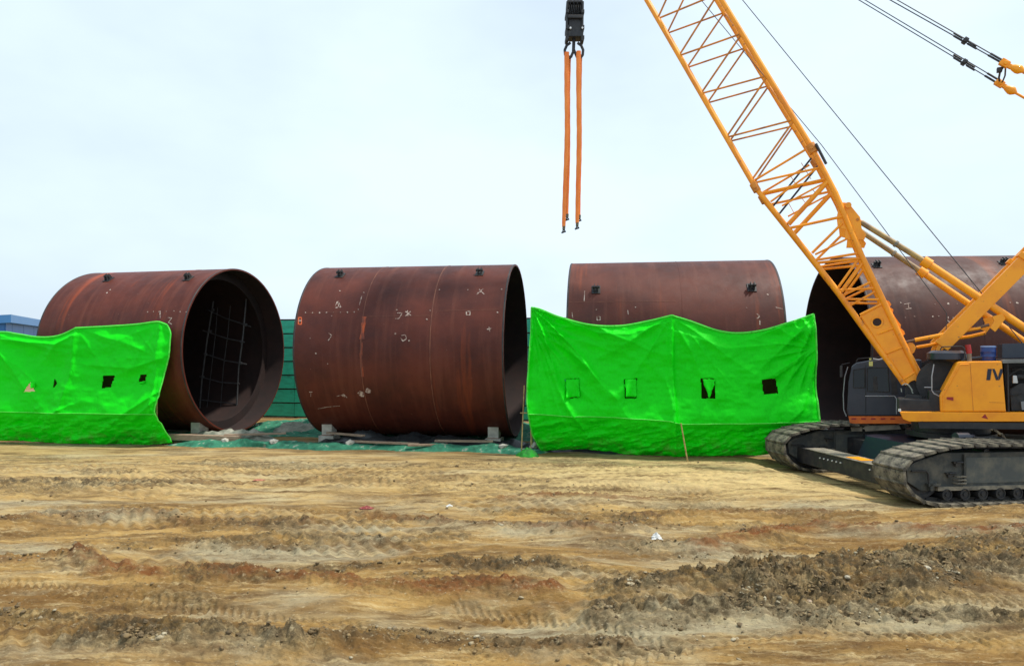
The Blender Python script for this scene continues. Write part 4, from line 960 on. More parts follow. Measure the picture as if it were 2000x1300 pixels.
obj('front_guard', MB().prism(NPs([(1757, 802), (1759, 784), (1772, 770), (1800, 772), (1812, 802)], -1.2), UN * 0.1), M['black'], crane, bevel=0.01)
obj('handrail', MB().path([NP(1824, 711, OFFN + 0.2), NP(1820, 735, OFFN + 0.2), NP(1820, 762, OFFN + 0.2), NP(1824, 768, OFFN + 0.2), NP(1836, 774, OFFN + 0.2)], 0.012, 8).path([NP(1805, 756, OFFN + 0.2), NP(1821, 756, OFFN + 0.2)], 0.010, 8), mat('pale_rail', (0.35, 0.35, 0.36), None, 0.4), crane, smooth=True)
obj('handrail', MB().path([NP(1836, 683, OFFN + 0.3), NP(1840, 677, OFFN + 0.3), NP(1878, 676, OFFN + 0.3), NP(1884, 680, OFFN + 0.3), NP(1884, 704, OFFN + 0.3)], 0.012, 8), M['dark'], crane, smooth=True)
obj('foot_bracket', MB().prism(NPs([(1768, 760), (1776, 738), (1800, 735), (1818, 770), (1818, 800), (1768, 800)], -0.72), UN * 0.05).prism(NPs([(1768, 760), (1776, 738), (1800, 735), (1818, 770), (1818, 800), (1768, 800)], 0.68), UN * 0.05), M['black'], crane, bevel=0.01)
obj('hose_bundle', MB().path(NPs([(1762, 752), (1768, 749), (1775, 752), (1782, 762)], -1.0), 0.014, 6).path(NPs([(1772, 750), (1779, 757), (1783, 768)], -0.98), 0.014, 6).path(NPs([(1760, 758), (1761, 765)], -1.0), 0.012, 6), mat('pale_hose', (0.3, 0.32, 0.28), None, 0.5), crane, smooth=True)
obj('warning_light', MB().tube(NP(1893, 706, OFFN + 0.35), NP(1893, 700, OFFN + 0.35), 0.05, 12).tube(NP(1893, 700, OFFN + 0.35), NP(1893, 690, OFFN + 0.35), 0.045, 12), M['dust'], crane, smooth=True)
obj('red_lamp', MB().tube(NP(1893, 690, OFFN + 0.35), NP(1890, 673, OFFN + 0.35), 0.055, 14), M['red'], crane, smooth=True)
obj('roof_pipe', MB().path(NPs([(1878, 704), (1886, 701), (1915, 698), (1945, 698)], OFFN + 0.45), 0.035, 8), M['slate'], crane, smooth=True)

# blue bucket standing on the house roof
bp_ = NP(1930, 705, OFFN + 0.5)
bk = thing('plastic_drum', bp_, 'small blue plastic drum standing on the yellow machine house roof', 'drum')
r_ = 0.145; h_ = 0.32
obj('drum_body', MB().lathe(bp_, (0, 0, 1), [(0, 0.001), (0, r_ * 0.94), (0.02, r_), (0.09, r_), (0.1, r_ * 1.05), (0.115, r_), (0.2, r_), (0.21, r_ * 1.05), (0.225, r_), (h_ - 0.02, r_ * 0.98), (h_, r_ * 0.9), (h_, 0.001)], 28), M['blue'], bk, smooth=True)
obj('lid', MB().lathe(bp_ + Vector((0, 0, h_ - 0.012)), (0, 0, 1), [(0, r_ * 1.03), (0.03, r_ * 1.03), (0.035, r_ * 0.85), (0.035, 0.001)], 28), mat('pale_lid', (0.18, 0.28, 0.5), None, 0.4), bk, smooth=True)

# --- cab on the far side of the boom
CO = 0.62; CWd = 1.0
cabp = [(1656, 812), (1654, 800), (1657, 745), (1663, 716), (1672, 709), (1700, 704), (1752, 702), (1800, 702), (1800, 812)]
cab = obj('cab', MB().prism(NPs(cabp, CO), UN * CWd), M['slate'], crane, bevel=0.03)
obj('base_strip', MB().prism(NPs([(1657, 812.5), (1790, 812.5), (1790, 827), (1660, 827)], CO - 0.015), UN * 1.02), M['orange_strip'], cab, bevel=0.008)
for x in (1667, 1686, 1705, 1724, 1743): obj('red_slot', MB().prism(NPs([(x - 4, 816), (x + 5, 816), (x + 5, 819), (x - 4, 819)], CO - 0.016), -UN * 0.004), M['red'], cab)
def win(pts, name='side_window'):
    f = obj(name, MB().prism(NPs(pts, CO - 0.003), -UN * 0.008), M['glass'], cab)
    cx = sum(p[0] for p in pts) / len(pts); cy = sum(p[1] for p in pts) / len(pts)
    obj('window_frame', MB().path(NPs(pts + [pts[0]], CO - 0.012), 0.012, 6), M['black'], cab)
    return f
win([(1667, 722), (1689, 719), (1689, 757), (1667, 757)], 'front_side_window')
win([(1694, 719), (1734, 717), (1737, 765), (1694, 764)], 'door_window')
obj('seat_back', MB().prism(NPs([(1706, 735), (1713, 735), (1715, 762), (1705, 762)], CO - 0.014), -UN * 0.004), M['dark'], cab)
fw = MB().prism([NP(1657, 750, CO + 0.08), NP(1664, 718, CO + 0.08), NP(1664, 718, CO + 0.08) + UN * (CWd - 0.16), NP(1657, 750, CO + 0.08) + UN * (CWd - 0.16)], UF * 0.012)
obj('windscreen', fw, M['glass'], cab)
obj('door_line', MB().path(NPs([(1690, 773), (1747, 773), (1751, 778), (1751, 808)], CO - 0.012), 0.011, 6), mat('pale_trim', (0.4, 0.42, 0.44), None, 0.3), cab, smooth=True)
obj('door_joint', MB().path(NPs([(1691, 712), (1691, 808)], CO - 0.003), 0.008, 5), M['black'], cab)
obj('rear_pillar', MB().prism(NPs([(1740, 706), (1750, 705), (1752, 770), (1741, 769)], CO - 0.003), -UN * 0.02), M['dark'], cab)
obj('front_grab_bar', MB().path(NPs([(1656, 716), (1650, 735), (1647, 770), (1648, 800), (1653, 812)], CO - 0.02), 0.013, 6), mat('pale_rail2', (0.25, 0.26, 0.27), None, 0.4), cab, smooth=True)
obj('wing_mirror', MB().box(NP(1643, 725, CO - 0.05), UF * 0.03, UN * 0.08, (0, 0, 0.15)).tube(NP(1643, 712, CO - 0.05), NP(1660, 708, CO - 0.02), 0.012, 6), M['black'], cab, bevel=0.01)
obj('work_lamp', MB().tube(NP(1700, 703, CO + 0.05), NP(1700, 699, CO + 0.05), 0.03, 8).box(NP(1701, 710, CO - 0.03), UF * 0.045, UN * 0.04, (0, 0, 0.06)), mat('pale_yellow_lamp', (0.6, 0.62, 0.2), None, 0.4), cab)
obj('roof_rail', MB().path(NPs([(1672, 706), (1676, 700), (1720, 697), (1752, 698)], CO + 0.05), 0.014, 6), M['dark'], cab, smooth=True)
obj('wiper_arm', MB().path(NPs([(1705, 700), (1716, 702), (1728, 699)], CO + 0.02), 0.016, 6), M['white'], cab, smooth=True)
obj('step_plate', MB().prism(NPs([(1686, 831), (1756, 829), (1760, 838), (1690, 842)], CO + 0.1), UN * 0.4), M['dust'], crane, bevel=0.005)
obj('pale_bracket', MB().prism(NPs([(1661, 834), (1684, 833), (1684, 842), (1663, 842)], CO + 0.1), UN * 0.25), M['dust'], crane, bevel=0.005)

# --- boom
BW = 0.8
def bp2(px, py): p = NP(px, py, -BW); return (p - UC - UN * -BW).dot(UF), p.z     # (t, z) in the near boom plane
Lc = [bp2(1766, 749), bp2(1634, 566), bp2(1560, 472), bp2(1475, 366)]
Rc = [bp2(1803, 746), bp2(1763, 668), bp2(1723, 583), bp2(1683, 500), bp2(1652, 426), bp2(1632, 378), bp2(1586, 290)]
e = Vector((0.4625, 0.8866)); nB = Vector((0.8866, -0.4625))
L0 = Vector(Lc[-1]); R0 = Vector(Rc[-1])
Ltop = L0 + e * 8.6; kR = (Ltop - R0).dot(e); Rtop = R0 + e * (kR - 0.0)
tipC = (Ltop + Rtop) / 2 + e * 3.2
tip1, tip2 = tipC + nB * 0.28, tipC - nB * 0.28
def B(tz, off): return U(tz[0], off, tz[1])
def chord(pts, off, r):
    mb = MB(); q = [B(p, off) for p in pts]
    mb.path(q, r, 12)
    return mb
boom = obj('boom_foot_plate', MB().prism([B(p, -BW) for p in (bp2(1682, 617), bp2(1727, 592), bp2(1763, 668), bp2(1800, 740), bp2(1786, 740), bp2(1775, 748), bp2(1768, 746), bp2(1729, 690))], UN * 0.03), M['yellow'], crane, bevel=0.004)
boom.name = 'boom'
obj('foot_plate', MB().prism([B(p, BW) for p in (bp2(1682, 617), bp2(1727, 592), bp2(1763, 668), bp2(1800, 740), bp2(1786, 740), bp2(1775, 748), bp2(1768, 746), bp2(1729, 690))], -UN * 0.03), M['yellow'], boom, bevel=0.004)
for a, b_ in (((1714, 652), (1746, 640)), ((1731, 690), (1764, 677)), ((1764, 741), (1790, 725))):
    mb = MB()
    mb.tube(B(bp2(*a), -BW - 0.012), B(bp2(*b_), -BW - 0.012), 0.024, 8); obj('plate_rib', mb, M['yellow'], boom, smooth=True)
q = B(bp2(1713, 629), -BW); 
obj('hole_rim', MB().lathe(q - UN * 0.012, UN, [(0, 0.095), (-0.012, 0.11), (-0.012, 0.13), (0.0, 0.135)], 28), M['yellow'], boom, smooth=True)
obj('lightening_hole', MB().lathe(q - UN * 0.006, UN, [(0, 0.001), (0, 0.10)], 28), M['inner'], boom)
for off in (-BW, BW):
    obj('chord', chord(Lc + [tuple(Ltop), tuple(tip1)], off, 0.064), M['orange_bar'], boom, smooth=True)
    obj('chord', chord(Rc + [tuple(Rtop), tuple(tip2)], off, 0.070), M['orange_bar'], boom, smooth=True)
    for c_, r in ((Lc[-1], 0.10), (Rc[-1], 0.115)):
        pcc = B(c_, off); dd = (UF * e.x + Vector((0, 0, e.y)))
        obj('joint_pin', MB().tube(pcc - dd * 0.12, pcc + dd * 0.12, r, 14).tube(pcc - UN * 0.15, pcc + UN * 0.15, 0.05, 10), M['lace'], boom, smooth=True)
def bar(a, b_, off0, off1, r, m='lace', name='lattice_bar'):
    obj(name, MB().tube(B(a, off0), B(b_, off1), r, 8), M[m], boom, smooth=True)
Ln = [bp2(1472, 350), bp2(1424, 265), bp2(1375, 179), bp2(1332, 105), bp2(1291, 32)]
Rn = [None, bp2(1553, 233), bp2(1498, 149), bp2(1446, 68), bp2(1400, -10)]
# project nodes on the chord lines
def onL(p): v = Vector(p); return tuple(L0 + e * (v - L0).dot(e))
def onR(p): v = Vector(p); return tuple(R0 + e * (v - R0).dot(e))
Ln = [onL(p) for p in Ln]; Rn = [None] + [onR(p) for p in Rn[1:]]
stp = 1.62
while (Vector(Ln[-1]) + e * stp - L0).dot(e) < 8.5:
    Ln.append(tuple(Vector(Ln[-1]) + e * stp)); Rn.append(tuple(Vector(Rn[-1]) + e * stp))
def bpf(px, py): p = NP(px, py, BW); return (p - UC - UN * BW).dot(UF), p.z
Lf = [onL(bpf(*p)) for p in ((1476, 356), (1430, 273), (1388, 197), (1348, 128), (1309, 61))]; Rf = [None] + [onR(bpf(*p)) for p in ((1556, 242), (1506, 165), (1459, 92), (1416, 24))]
while len(Lf) < len(Ln): Lf.append(tuple(Vector(Lf[-1]) + e * stp)); Rf.append(tuple(Vector(Rf[-1]) + e * stp))
for off, LL, RR in ((-BW, Ln, Rn), (BW, Lf, Rf)):
    for i in range(1, len(LL)):
        bar(LL[i], RR[i], off, off, 0.026); bar(RR[i], LL[i - 1], off, off, 0.026)
for i in range(len(Ln) - 1):      # lacing of the front and back faces
    bar(Ln[i], Lf[i + 1], -BW, BW, 0.022)
    bar(Ln[i], Lf[i], -BW, BW, 0.022)
    if i > 0: bar(Rn[i], Rf[i + 1], -BW, BW, 0.022)
# taper section to the head
for off in (-BW, BW):
    prevL, prevR = Vector(Ln[-1]), Vector(Rn[-1])
    for k in (0.35, 0.7):
        a = Ltop.lerp(tip1, k); b_ = Rtop.lerp(tip2, k)
        bar(tuple(a), tuple(b_), off, off, 0.026); bar(tuple(prevR), tuple(a), off, off, 0.026); prevR = b_
head = obj('boom_head', MB().prism([B(tuple(p), -BW) for p in (tip1 - e * 0.2, tip1 + nB * 0.55 + e * 0.15, tip1 + nB * 0.5 + e * 0.5, tip2 + e * 0.6, tip2 - nB * 0.15, tip2 - e * 0.3)], UN * BW * 2), M['yellow'], crane, bevel=0.02)
hs_t = UC.copy(); hook_t = 10.05
shc = U(hook_t - 0.28, 0, B(tuple(tip1), 0).z + 0.15)
for k in range(5): obj('head_sheave', MB().lathe(shc + UN * (-0.22 + 0.11 * k) , UN, [(-0.03, 0.001), (-0.03, 0.30), (0, 0.26), (0.03, 0.30), (0.03, 0.001)], 28), M['dark'], head, smooth=True)
# base section bars, as they cross in the side view
near_bars = [((1474, 352), (1572, 293), .03), ((1478, 356), (1608, 326), .03), ((1490, 377), (1616, 349), .034), ((1505, 394), (1597, 328), .026), ((1527, 402), (1616, 354), .024),
    ((1544, 445), (1650, 422), .036), ((1586, 494), (1645, 436), .034), ((1592, 497), (1655, 466), .026), ((1592, 508), (1681, 494), .032), ((1597, 513), (1686, 504), .036),
    ((1636, 563), (1676, 507), .034), ((1644, 570), (1688, 510), .038), ((1646, 577), (1706, 548), .030), ((1638, 566), (1712, 563), .030), ((1652, 584), (1722, 585), .030), ((1661, 596), (1716, 566), .028), ((1680, 615), (1725, 592), .034)]
for i, (a, b_, r) in enumerate(near_bars):
    bar(bp2(*a), bp2(*b_), -BW, -BW, r, 'orange_bar')
    if i % 2 == 0 or i in (1, 9, 11): bar(bp2(*a), bp2(*b_), BW, BW, r, 'orange_bar')
for off in (-BW, BW): bar(bp2(1540, 438), bp2(1617, 354), off, off, 0.062, 'orange_bar', 'heavy_brace')
bar(bp2(1500, 388), bp2(1579, 288), 0.3, 0.3, 0.026, 'black', 'dark_strut'); bar(bp2(1518, 411), bp2(1596, 314), -0.3, -0.3, 0.026, 'black', 'dark_strut')
for x, y, x2, y2 in ((1540, 396, 1553, 420), (1563, 383, 1576, 400), (1585, 368, 1592, 376), (1543, 342, 1553, 358), (1565, 318, 1584, 350)):
    bar(bp2(x, y), bp2(x2, y2), -BW, -BW, 0.008, 'lace', 'ladder_rung')
bar(bp2(1594, 283), bp2(1614, 322), -BW - 0.1, -BW - 0.1, 0.035, 'black', 'rubber_guard')
# gusset plate where the backstops meet the boom
gp = [(1632, 392), (1640, 396), (1652, 396), (1659, 398), (1677, 420), (1680, 428), (1683, 446), (1692, 458), (1690, 466), (1684, 470), (1676, 468), (1668, 462), (1652, 468), (1648, 462), (1655, 452), (1660, 440), (1650, 438), (1640, 446), (1634, 440), (1637, 428), (1633, 418), (1637, 408)]
for off, sg in ((-BW, 1), (BW, -1)):
    obj('gusset_plate', MB().prism([B(bp2(*p), off) for p in [(1634, 394), (1655, 396), (1662, 402), (1680, 424), (1683, 446), (1692, 458), (1688, 468), (1674, 468), (1650, 468), (1652, 448), (1636, 444), (1634, 425), (1637, 410)]], UN * 0.04 * sg), M['yellow'], boom, bevel=0.006)
    obj('gusset_boss', MB().lathe(B(bp2(1657, 401), off) - UN * 0.05 * sg, UN, [(-0.0, 0.001), (0, 0.07), (0.1, 0.07), (0.1, 0.001)], 18), M['orange_bar'], boom, smooth=True)
# scalloped rack plates up the back of the foot
sc_pts = [(1727, 584), (1737, 588), (1741, 594), (1738, 599), (1745, 604), (1744, 611), (1748, 618), (1755, 628), (1760, 634), (1759, 640), (1766, 646), (1768, 652), (1763, 656), (1764, 664), (1762, 668), (1745, 630)]
obj('rope_guard_plate', MB().prism([B(bp2(*p), -BW + 0.06) for p in sc_pts], UN * 0.03), M['orange_bar'], boom)
obj('foot_bracket_arm', MB().prism([B(bp2(*p), -BW + 0.08) for p in [(1768, 668), (1784, 670), (1790, 678), (1786, 688), (1778, 694), (1772, 690), (1778, 684), (1770, 678)]], UN * 0.08), M['yellow'], boom, bevel=0.006)
obj('foot_clevis', MB().prism([B(bp2(*p), -BW - 0.02) for p in [(1762, 741), (1772, 738), (1790, 727), (1797, 733), (1804, 744), (1795, 747), (1786, 742), (1777, 745), (1772, 752), (1767, 752)]], UN * 0.1), M['yellow'], boom, bevel=0.006)
# luffing hydraulics (small ram)
obj('ram_cylinder', MB().tube(NP(1787, 664, -0.75), NP(1862, 650, -0.75), 0.048, 14).tube(NP(1862, 650, -0.75), NP(1915, 640, -0.75), 0.04, 14), M['yellow'], crane, smooth=True)
for a_, b_ in (((1768, 668), (1787, 664)), ((1905, 641), (1932, 634))): obj('ram_rod', MB().tube(NP(*a_, -0.75), NP(*b_, -0.75), 0.033, 12), bpy.data.materials.get('brown_rod') or mat('brown_rod', (0.16, 0.08, 0.04), None, 0.4), crane, smooth=True)
obj('ram_arm', MB().path(NPs([(1790, 678), (1815, 674), (1835, 669), (1860, 662), (1895, 657), (1925, 650)], -0.55), 0.04, 8), M['yellow'], crane, smooth=True)

# --- backstops and gantry
for off, pts in ((-0.72, [(1682, 434), (1808, 512), (2000, 640)]), (0.62, [(1682, 452), (1800, 531), (1990, 660)])):
    q = NPs(pts, off); end = q[2] + (q[2] - q[1]).normalized() * 1.6
    bs = obj('backstop', MB().tube(q[1], end, 0.088 if off < 0 else 0.08, 16), M['yellow'], crane, smooth=True)
    obj('inner_rod', MB().tube(q[0], q[1], 0.066, 14), mat('weathered_rod', (0.42, 0.27, 0.08), (0.2, 0.12, 0.06), 0.5, 4, stretch=(1, 1, 1)) if 'weathered_rod' not in bpy.data.materials else bpy.data.materials['weathered_rod'], bs, smooth=True)
    d_ = (q[1] - q[0]).normalized()
    obj('collar', MB().tube(q[1] - d_ * 0.08, q[1] + d_ * 0.12, 0.125, 16), M['yellow'], bs, smooth=True)
    obj('end_fork', MB().tube(q[0] - d_ * 0.16, q[0] + d_ * 0.05, 0.05, 10).tube(q[0] - UN * 0.1 - d_ * 0.1, q[0] + UN * 0.1 - d_ * 0.1, 0.035, 10), M['lace'], bs, smooth=True)
    m_ = q[0].lerp(q[1], 0.55); obj('clamp', MB().tube(m_ - d_ * 0.03, m_ + d_ * 0.03, 0.082, 12), M['dust'], bs, smooth=True)
for off in (-0.72, 0.62):
    a = NP(1838, 676, -0.72) + UN * (off + 0.72); c = NP(2000, 513, -0.72) + UN * (off + 0.72); dd = (c - a).normalized(); top = a + dd * 5.0
    sd_ = dd.cross(UN).normalized()
    lg = obj('gantry_leg', MB().box((a + top) / 2, dd * 2.5, UN * 0.09, sd_ * 0.165), M['yellow'], crane, bevel=0.012)
    obj('leg_foot', MB().prism([a - dd * 0.18 - UN * 0.05, a + dd * 0.2 + sd_ * 0.165 - UN * 0.05, a + dd * 0.2 - sd_ * 0.165 - UN * 0.05], UN * 0.1), M['yellow'], lg)
    obj('lower_lug', MB().prism([v + UN * (off + 0.72) for v in NPs([(1934, 640), (1942, 628), (1938, 618), (1958, 612), (1964, 622), (1952, 638), (1944, 648)], -0.83)], UN * 0.06), M['yellow'], lg, bevel=0.006)
    obj('top_flange', MB().box(a + dd * 2.55, dd * 0.06, UN * 0.13, sd_ * 0.21), M['yellow'], lg, bevel=0.01)
    rear = U((top - UC).dot(UF) - 0.9, off, 1.7)
    obj('gantry_rear_leg', MB().tube(top, rear, 0.09, 12), M['yellow'], crane, smooth=True)
gtop = (NP(1838, 676, -0.72)); gt = gtop + (NP(2000, 513, -0.72) - gtop).normalized() * 5.0
obj('gantry_crosshead', MB().tube(gt - UN * 0.3, gt + UN * 1.7, 0.11, 16), M['yellow'], crane, smooth=True)

# --- pendants from boom head to the bridle
for off, pairs, clampx, conn, rod in ((-0.6, [((1752, 0), (1958, 118)), ((1738, 0), (1953, 121))], (1885, 80), (1962, 124), [(1962, 126), (1990, 136), (2040, 166)]),
                                 (0.5, [((1689, 0), (1950, 156)), ((1677, 0), (1945, 161))], (1883, 122), (1952, 163), [(1952, 165), (1985, 182), (2030, 208)])):
    hp = B(tuple(tip2), off * 0.8)
    for k, (a, b_) in enumerate(pairs):
        c = NP(*b_, off); a3 = NP(*a, off)
        far = a3 + (a3 - c).normalized() * ((hp - a3).length)
        obj('pendant_rope', MB().tube(hp + Vector((0, 0, 0.04 * (1 - k))), a3, 0.0125, 6).tube(a3, c, 0.0125, 6), M['rope'], crane)
        for f0, f1 in ((-0.30, -0.06), (0.06, 0.30)):
            pc = NP(clampx[0], clampx[1] + (-2.5 if k == 0 else 3), off); d_ = (c - a3).normalized()
            obj('rope_socket', MB().tube(pc + d_ * f0, pc + d_ * f1, 0.024, 8), M['black'], crane, smooth=True)
        obj('rope_socket', MB().tube(c - d_ * 0.30, c, 0.024, 8), M['black'], crane, smooth=True)
    pc = NP(*clampx, off); d_ = (NP(*pairs[0][1], off) - NP(*pairs[0][0], off)).normalized(); up = d_.cross(UN).normalized()
    obj('spreader_clamp', MB().box(pc, d_ * 0.05, UN * 0.05, up * 0.075).tube(pc - UN * 0.09, pc + UN * 0.09, 0.05, 12), M['black'], crane, bevel=0.012)
    cn = NP(*conn, off)
    cnn = obj('pendant_connector', MB().box(cn, d_ * 0.10, UN * 0.06, up * 0.075).tube(cn - UN * 0.1 + d_ * 0.02, cn + UN * 0.1 + d_ * 0.02, 0.05, 10).box(cn + d_ * 0.13, d_ * 0.05, UN * 0.04, up * 0.05), M['orange_bar'], crane, bevel=0.015)
    rp = NPs(rod, off); m2 = rp[0].lerp(rp[1], 0.75); dr = (rp[1] - rp[0]).normalized()
    obj('teardrop_socket', MB().lathe(rp[0] + dr * 0.06, dr, [(0, 0.02), (0.05, 0.035), (0.14, 0.075), (0.22, 0.10), (0.28, 0.095), (0.33, 0.06), (0.37, 0.03), (0.38, 0.001)], 18), M['yellow'], crane, smooth=True)
    end = rp[1]; gtt = gt + UN * (off + 0.72)
    obj('pendant_rod', MB().tube(rp[0] + dr * 0.3, rp[2], 0.028, 10).tube(rp[2], gtt, 0.028, 10), M['orange_bar'], crane, smooth=True)
obj('bridle_link', MB().path([NP(1960, 130, -0.6), NP(1953, 142, -0.35), NP(1951, 152, 0.0), NP(1952, 158, 0.4)], 0.022, 8).path([NP(1964, 132, -0.6), NP(1963, 148, 0), NP(1958, 160, 0.4)], 0.018, 8).box(NP(1952, 137, -0.5), UF * 0.05, UN * 0.05, (0, 0, 0.05)), M['dark'], crane, smooth=True)

# --- hoist ropes running down the back of the boom
rt = shc + Vector((0, 0, 0.28))
for pts in ([(1605, 284), (1674, 380), (1732, 458), (1849, 611)], ):
    q = NPs(pts, 0.1); obj('hoist_rope', MB().path([rt] + [q[0], q[-1], U(0.1, 0.1, 2.66)], 0.010, 6), M['rope'], crane)
q = NPs([(1450, 0), (1908, 561)], -0.2); obj('hoist_rope', MB().path([rt, q[0], q[1], q[1] + (q[1] - q[0]).normalized() * 2.2], 0.011, 6), M['rope'], crane)

# ------------------------------------------------------------------ hook block and slings
def HB(px, py, off=0.0): return NP(px, py, off)
hc = HB(1122, 45); XH = Vector((1, 0, 0)); YH = Vector((0, 1, 0))     # the block hangs square to the viewer
k = hc.y / F       # metres per photo pixel at the hook
def H(px, py, dy=0.0): return Vector((hc.x + (px - 1122) * k, hc.y + dy, CH + (HZ - py) * k))
hb = thing('hook_block', H(1122, 96), 'black multi sheave hook block hanging from the crane above the green tarp', 'hook block')
for x0, x1 in ((1105, 1109), (1135, 1139)):
    obj('cheek_plate', MB().prism([H(x0, 10, -0.24), H(x0 + 1, 10, 0.24), H(x0, 85, 0.20), H(x0 - 1, 85, -0.20)], XH * (x1 - x0) * k), M['black'], hb, bevel=0.01)
    obj('bolted_band', MB().box(H((x0 + x1) / 2, 30), XH * 0.045, YH * 0.27, (0, 0, 0.05)).box(H((x0 + x1) / 2, 60), XH * 0.045, YH * 0.25, (0, 0, 0.06)).box(H((x0 + x1) / 2, 78), XH * 0.05, YH * 0.2, (0, 0, 0.05)), M['dark'], hb, bevel=0.008)
for i in range(6): obj('sheave', MB().lathe(H(1111 + 4.4 * i, 26), XH, [(-0.02, 0.001), (-0.02, 0.27), (0, 0.24), (0.02, 0.27), (0.02, 0.001)], 28), M['dark'], hb, smooth=True)
obj('centre_body', MB().box(H(1122, 55), XH * 12.5 * k, YH * 0.17, (0, 0, 0.26)), M['black'], hb, bevel=0.02)
obj('crosshead', MB().box(H(1122, 71), XH * 14 * k, YH * 0.20, (0, 0, 0.09)), M['dark'], hb, bevel=0.02)
obj('top_cover', MB().box(H(1122, 9), XH * 15 * k, YH * 0.22, (0, 0, 0.04)).box(H(1122, 40), XH * 14.5 * k, YH * 0.27, (0, 0, 0.05)), M['black'], hb, bevel=0.02)
for x in (1113, 1136): obj('white_stud', MB().tube(H(x, 62, -0.2), H(x, 62, -0.26), 0.03, 10), M['white'], hb)
obj('hook_shank', MB().tube(H(1121, 76), H(1120, 100), 0.05, 12), M['black'], hb, smooth=True)
mb = MB()   # twin ramshorn hook
for sg in (-1, 1):
    mb.path([H(1121, 98), H(1121 + 6 * sg, 112), H(1121 + 12 * sg, 114), H(1121 + 17 * sg, 108), H(1121 + 18 * sg, 98), H(1121 + 14 * sg, 89), H(1121 + 7 * sg, 84)], 0.042, 10)
obj('twin_hook', mb, M['dark'], hb, smooth=True)
for i in range(8):
    x = 1109 + 3.6 * i; a = H(x, 14, -0.2 if i % 2 else 0.2)
    obj('fall_rope', MB().tube(a, shc + UN * (-0.2 + 0.055 * i) + XH * (0.1 if i % 2 else -0.1), 0.0095, 6), M['rope'], hb)
def sling(name, pts, wd, lab, dy):
    r = thing('lifting_sling', H(pts[-1][0], pts[-1][1], dy), lab, 'sling', 'orange lifting slings hanging from the hook')
    n = 40; V = []; mb = MB()
    for j in range(n + 1):
        y = pts[0][1] + (pts[-1][1] - pts[0][1]) * j / n; x = None
        for (xa, ya), (xb, yb) in zip(pts[:-1], pts[1:]):
            if y <= yb + 1e-6: x = xa + (xb - xa) * (y - ya) / (yb - ya); break
        ww = wd * (1 - 0.25 * j / n) * (1 + 0.05 * math.sin(j * 1.7 + dy * 9)); 
        ox = math.sin(j * 0.2 + dy * 20) * 0.012
        for i in range(8):
            t = 2 * math.pi * i / 8; V.append(H(x, y, dy) + Vector((math.cos(t) * ww + ox, math.sin(t) * ww * 0.45 + 0.008 * math.sin(j * 0.9), 0)))
    mb.add(V, [(j * 8 + i, j * 8 + (i + 1) % 8, (j + 1) * 8 + (i + 1) % 8, (j + 1) * 8 + i) for j in range(n) for i in range(8)])
    obj('webbing', mb, M['sling'], r, smooth=True)
    ex, ey = pts[-1]
    obj('eye_sleeve', MB().tube(H(ex, ey - 2, dy), H(ex - 0.6, ey + 5, dy), 0.045, 10), mat('dull_sleeve', (0.12, 0.11, 0.07), None, 0.8) if 'dull_sleeve' not in bpy.data.materials else bpy.data.materials['dull_sleeve'], r, smooth=True)
    obj('shackle', MB().path([H(ex - 3, ey + 9, dy), H(ex - 0.5, ey + 4, dy), H(ex + 2, ey + 8, dy)], 0.018, 8).tube(H(ex - 5, ey + 11, dy), H(ex + 3.5, ey + 8, dy), 0.024, 8), M['black'], r, smooth=True)
    return r
sling('a', [(1107, 105), (1106, 240), (1103, 370), (1101, 445)], 0.072, 'front left orange sling hanging from the hook, the longest, reaching lowest', -0.12)
sling('b', [(1112.5, 105), (1111, 240), (1110, 350), (1109, 418)], 0.06, 'rear left orange sling hanging from the hook behind the longest one', 0.16)
sling('c', [(1130, 103), (1129, 240), (1128, 370), (1127, 438)], 0.072, 'front right orange sling hanging from the hook with a knot near its lower end', -0.12)
sling('d', [(1135, 103), (1134, 240), (1133, 350), (1133, 420)], 0.055, 'rear right orange sling hanging from the hook, short end just beside the knotted one', 0.16)

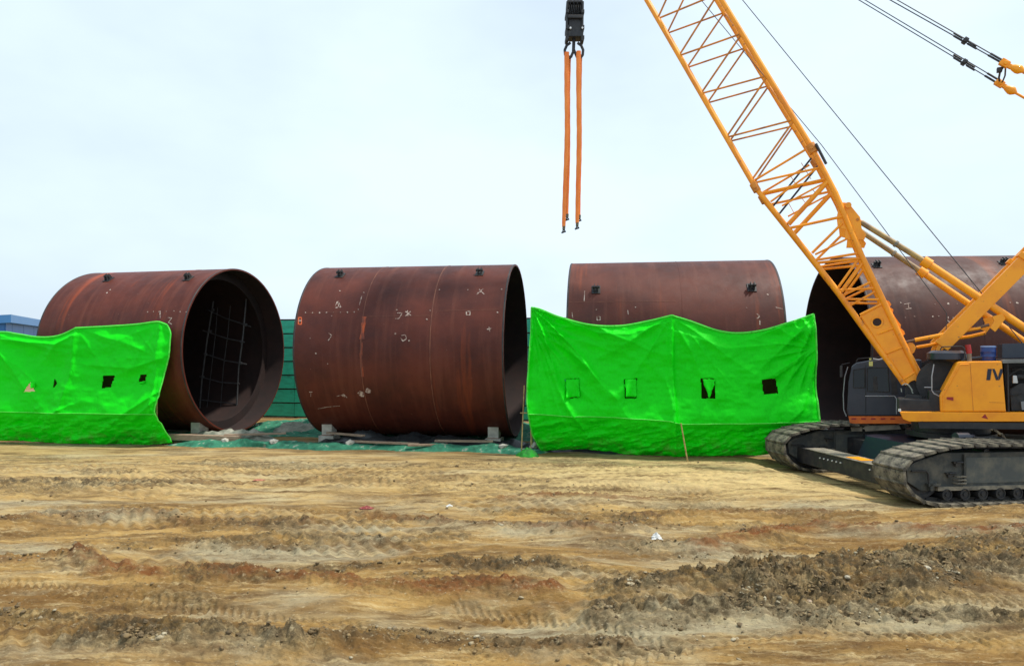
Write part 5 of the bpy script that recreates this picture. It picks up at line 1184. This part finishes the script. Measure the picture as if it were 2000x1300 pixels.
# ------------------------------------------------------------------ litter on the ground
def scrap(name, px, py, sx, sy, h, m, label, cat, seed):
    g = G(px, py); g.z = terr1(g.x, g.y); n = 14; V = []; r3 = random.Random(seed)
    for j in range(n + 1):
        for i in range(n + 1):
            u = i / n * 2 - 1; v = j / n * 2 - 1
            hh = max(0, 1 - math.hypot(u, v)) ** 0.7 * h * (0.4 + 1.2 * r3.random())
            V.append(Vector((u * sx * (0.8 + 0.4 * r3.random()), v * sy * (0.8 + 0.4 * r3.random()), hh + 0.004)))
    o = obj(name, MB().add(V, [(j * (n + 1) + i, j * (n + 1) + i + 1, (j + 1) * (n + 1) + i + 1, (j + 1) * (n + 1) + i) for j in range(n) for i in range(n)]), m, None)
    o.location = g; tag(o, label, cat)
scrap('plastic_bag', 1282, 1056, 0.08, 0.08, 0.075, M['white'], 'small crumpled white plastic bag on the bare soil, right of centre', 'plastic bag', 2)
scrap('cloth_scrap', 716, 988, 0.13, 0.08, 0.04, M['redcloth'], 'dark red cloth scrap half buried in the sand in front of the uncovered tank', 'cloth scrap', 4)
scrap('paper_scrap', 878, 988, 0.06, 0.05, 0.03, M['white'], 'small white paper scrap on the sand below the uncovered tank', 'paper scrap', 6)
scrap('cloth_scrap', 505, 934, 0.13, 0.08, 0.025, mat('faded_red_cloth', (0.42, 0.16, 0.10), None, 0.9), 'faded pinkish scrap of cloth lying far back on the sand, left of centre', 'cloth scrap', 9)
def stone(px, py, s, label, m, seed):
    g = G(px, py); g.z = terr1(g.x, g.y) + s * 0.3; r3 = random.Random(seed)
    import bmesh
    bm = bmesh.new(); bmesh.ops.create_icosphere(bm, subdivisions=2, radius=s)
    for v in bm.verts: v.co *= r3.uniform(0.78, 1.12); v.co.z *= 0.65
    me = bpy.data.meshes.new('stone'); bm.to_mesh(me); bm.free(); me.materials.append(m)
    o = bpy.data.objects.new('stone', me); col.objects.link(o); o.location = g; tag(o, label, 'stone', 'stones on the bare soil')
sm_ = mat('pale_stone', (0.42, 0.38, 0.29), (0.3, 0.26, 0.18), 0.9, 9, bump=0.3)
stone(1810, 1149, 0.05, 'pale stone at the foot of the dark soil heap in the right foreground', sm_, 1)
stone(1655, 1148, 0.04, 'grey stone in the middle of the clod ridge, right foreground', sm_, 2)
stone(1690, 1192, 0.055, 'largest grey stone below the clod ridge in the right foreground', sm_, 3)
stone(1580, 1195, 0.04, 'small brown stone just left of the largest stone', M['wood'], 4)
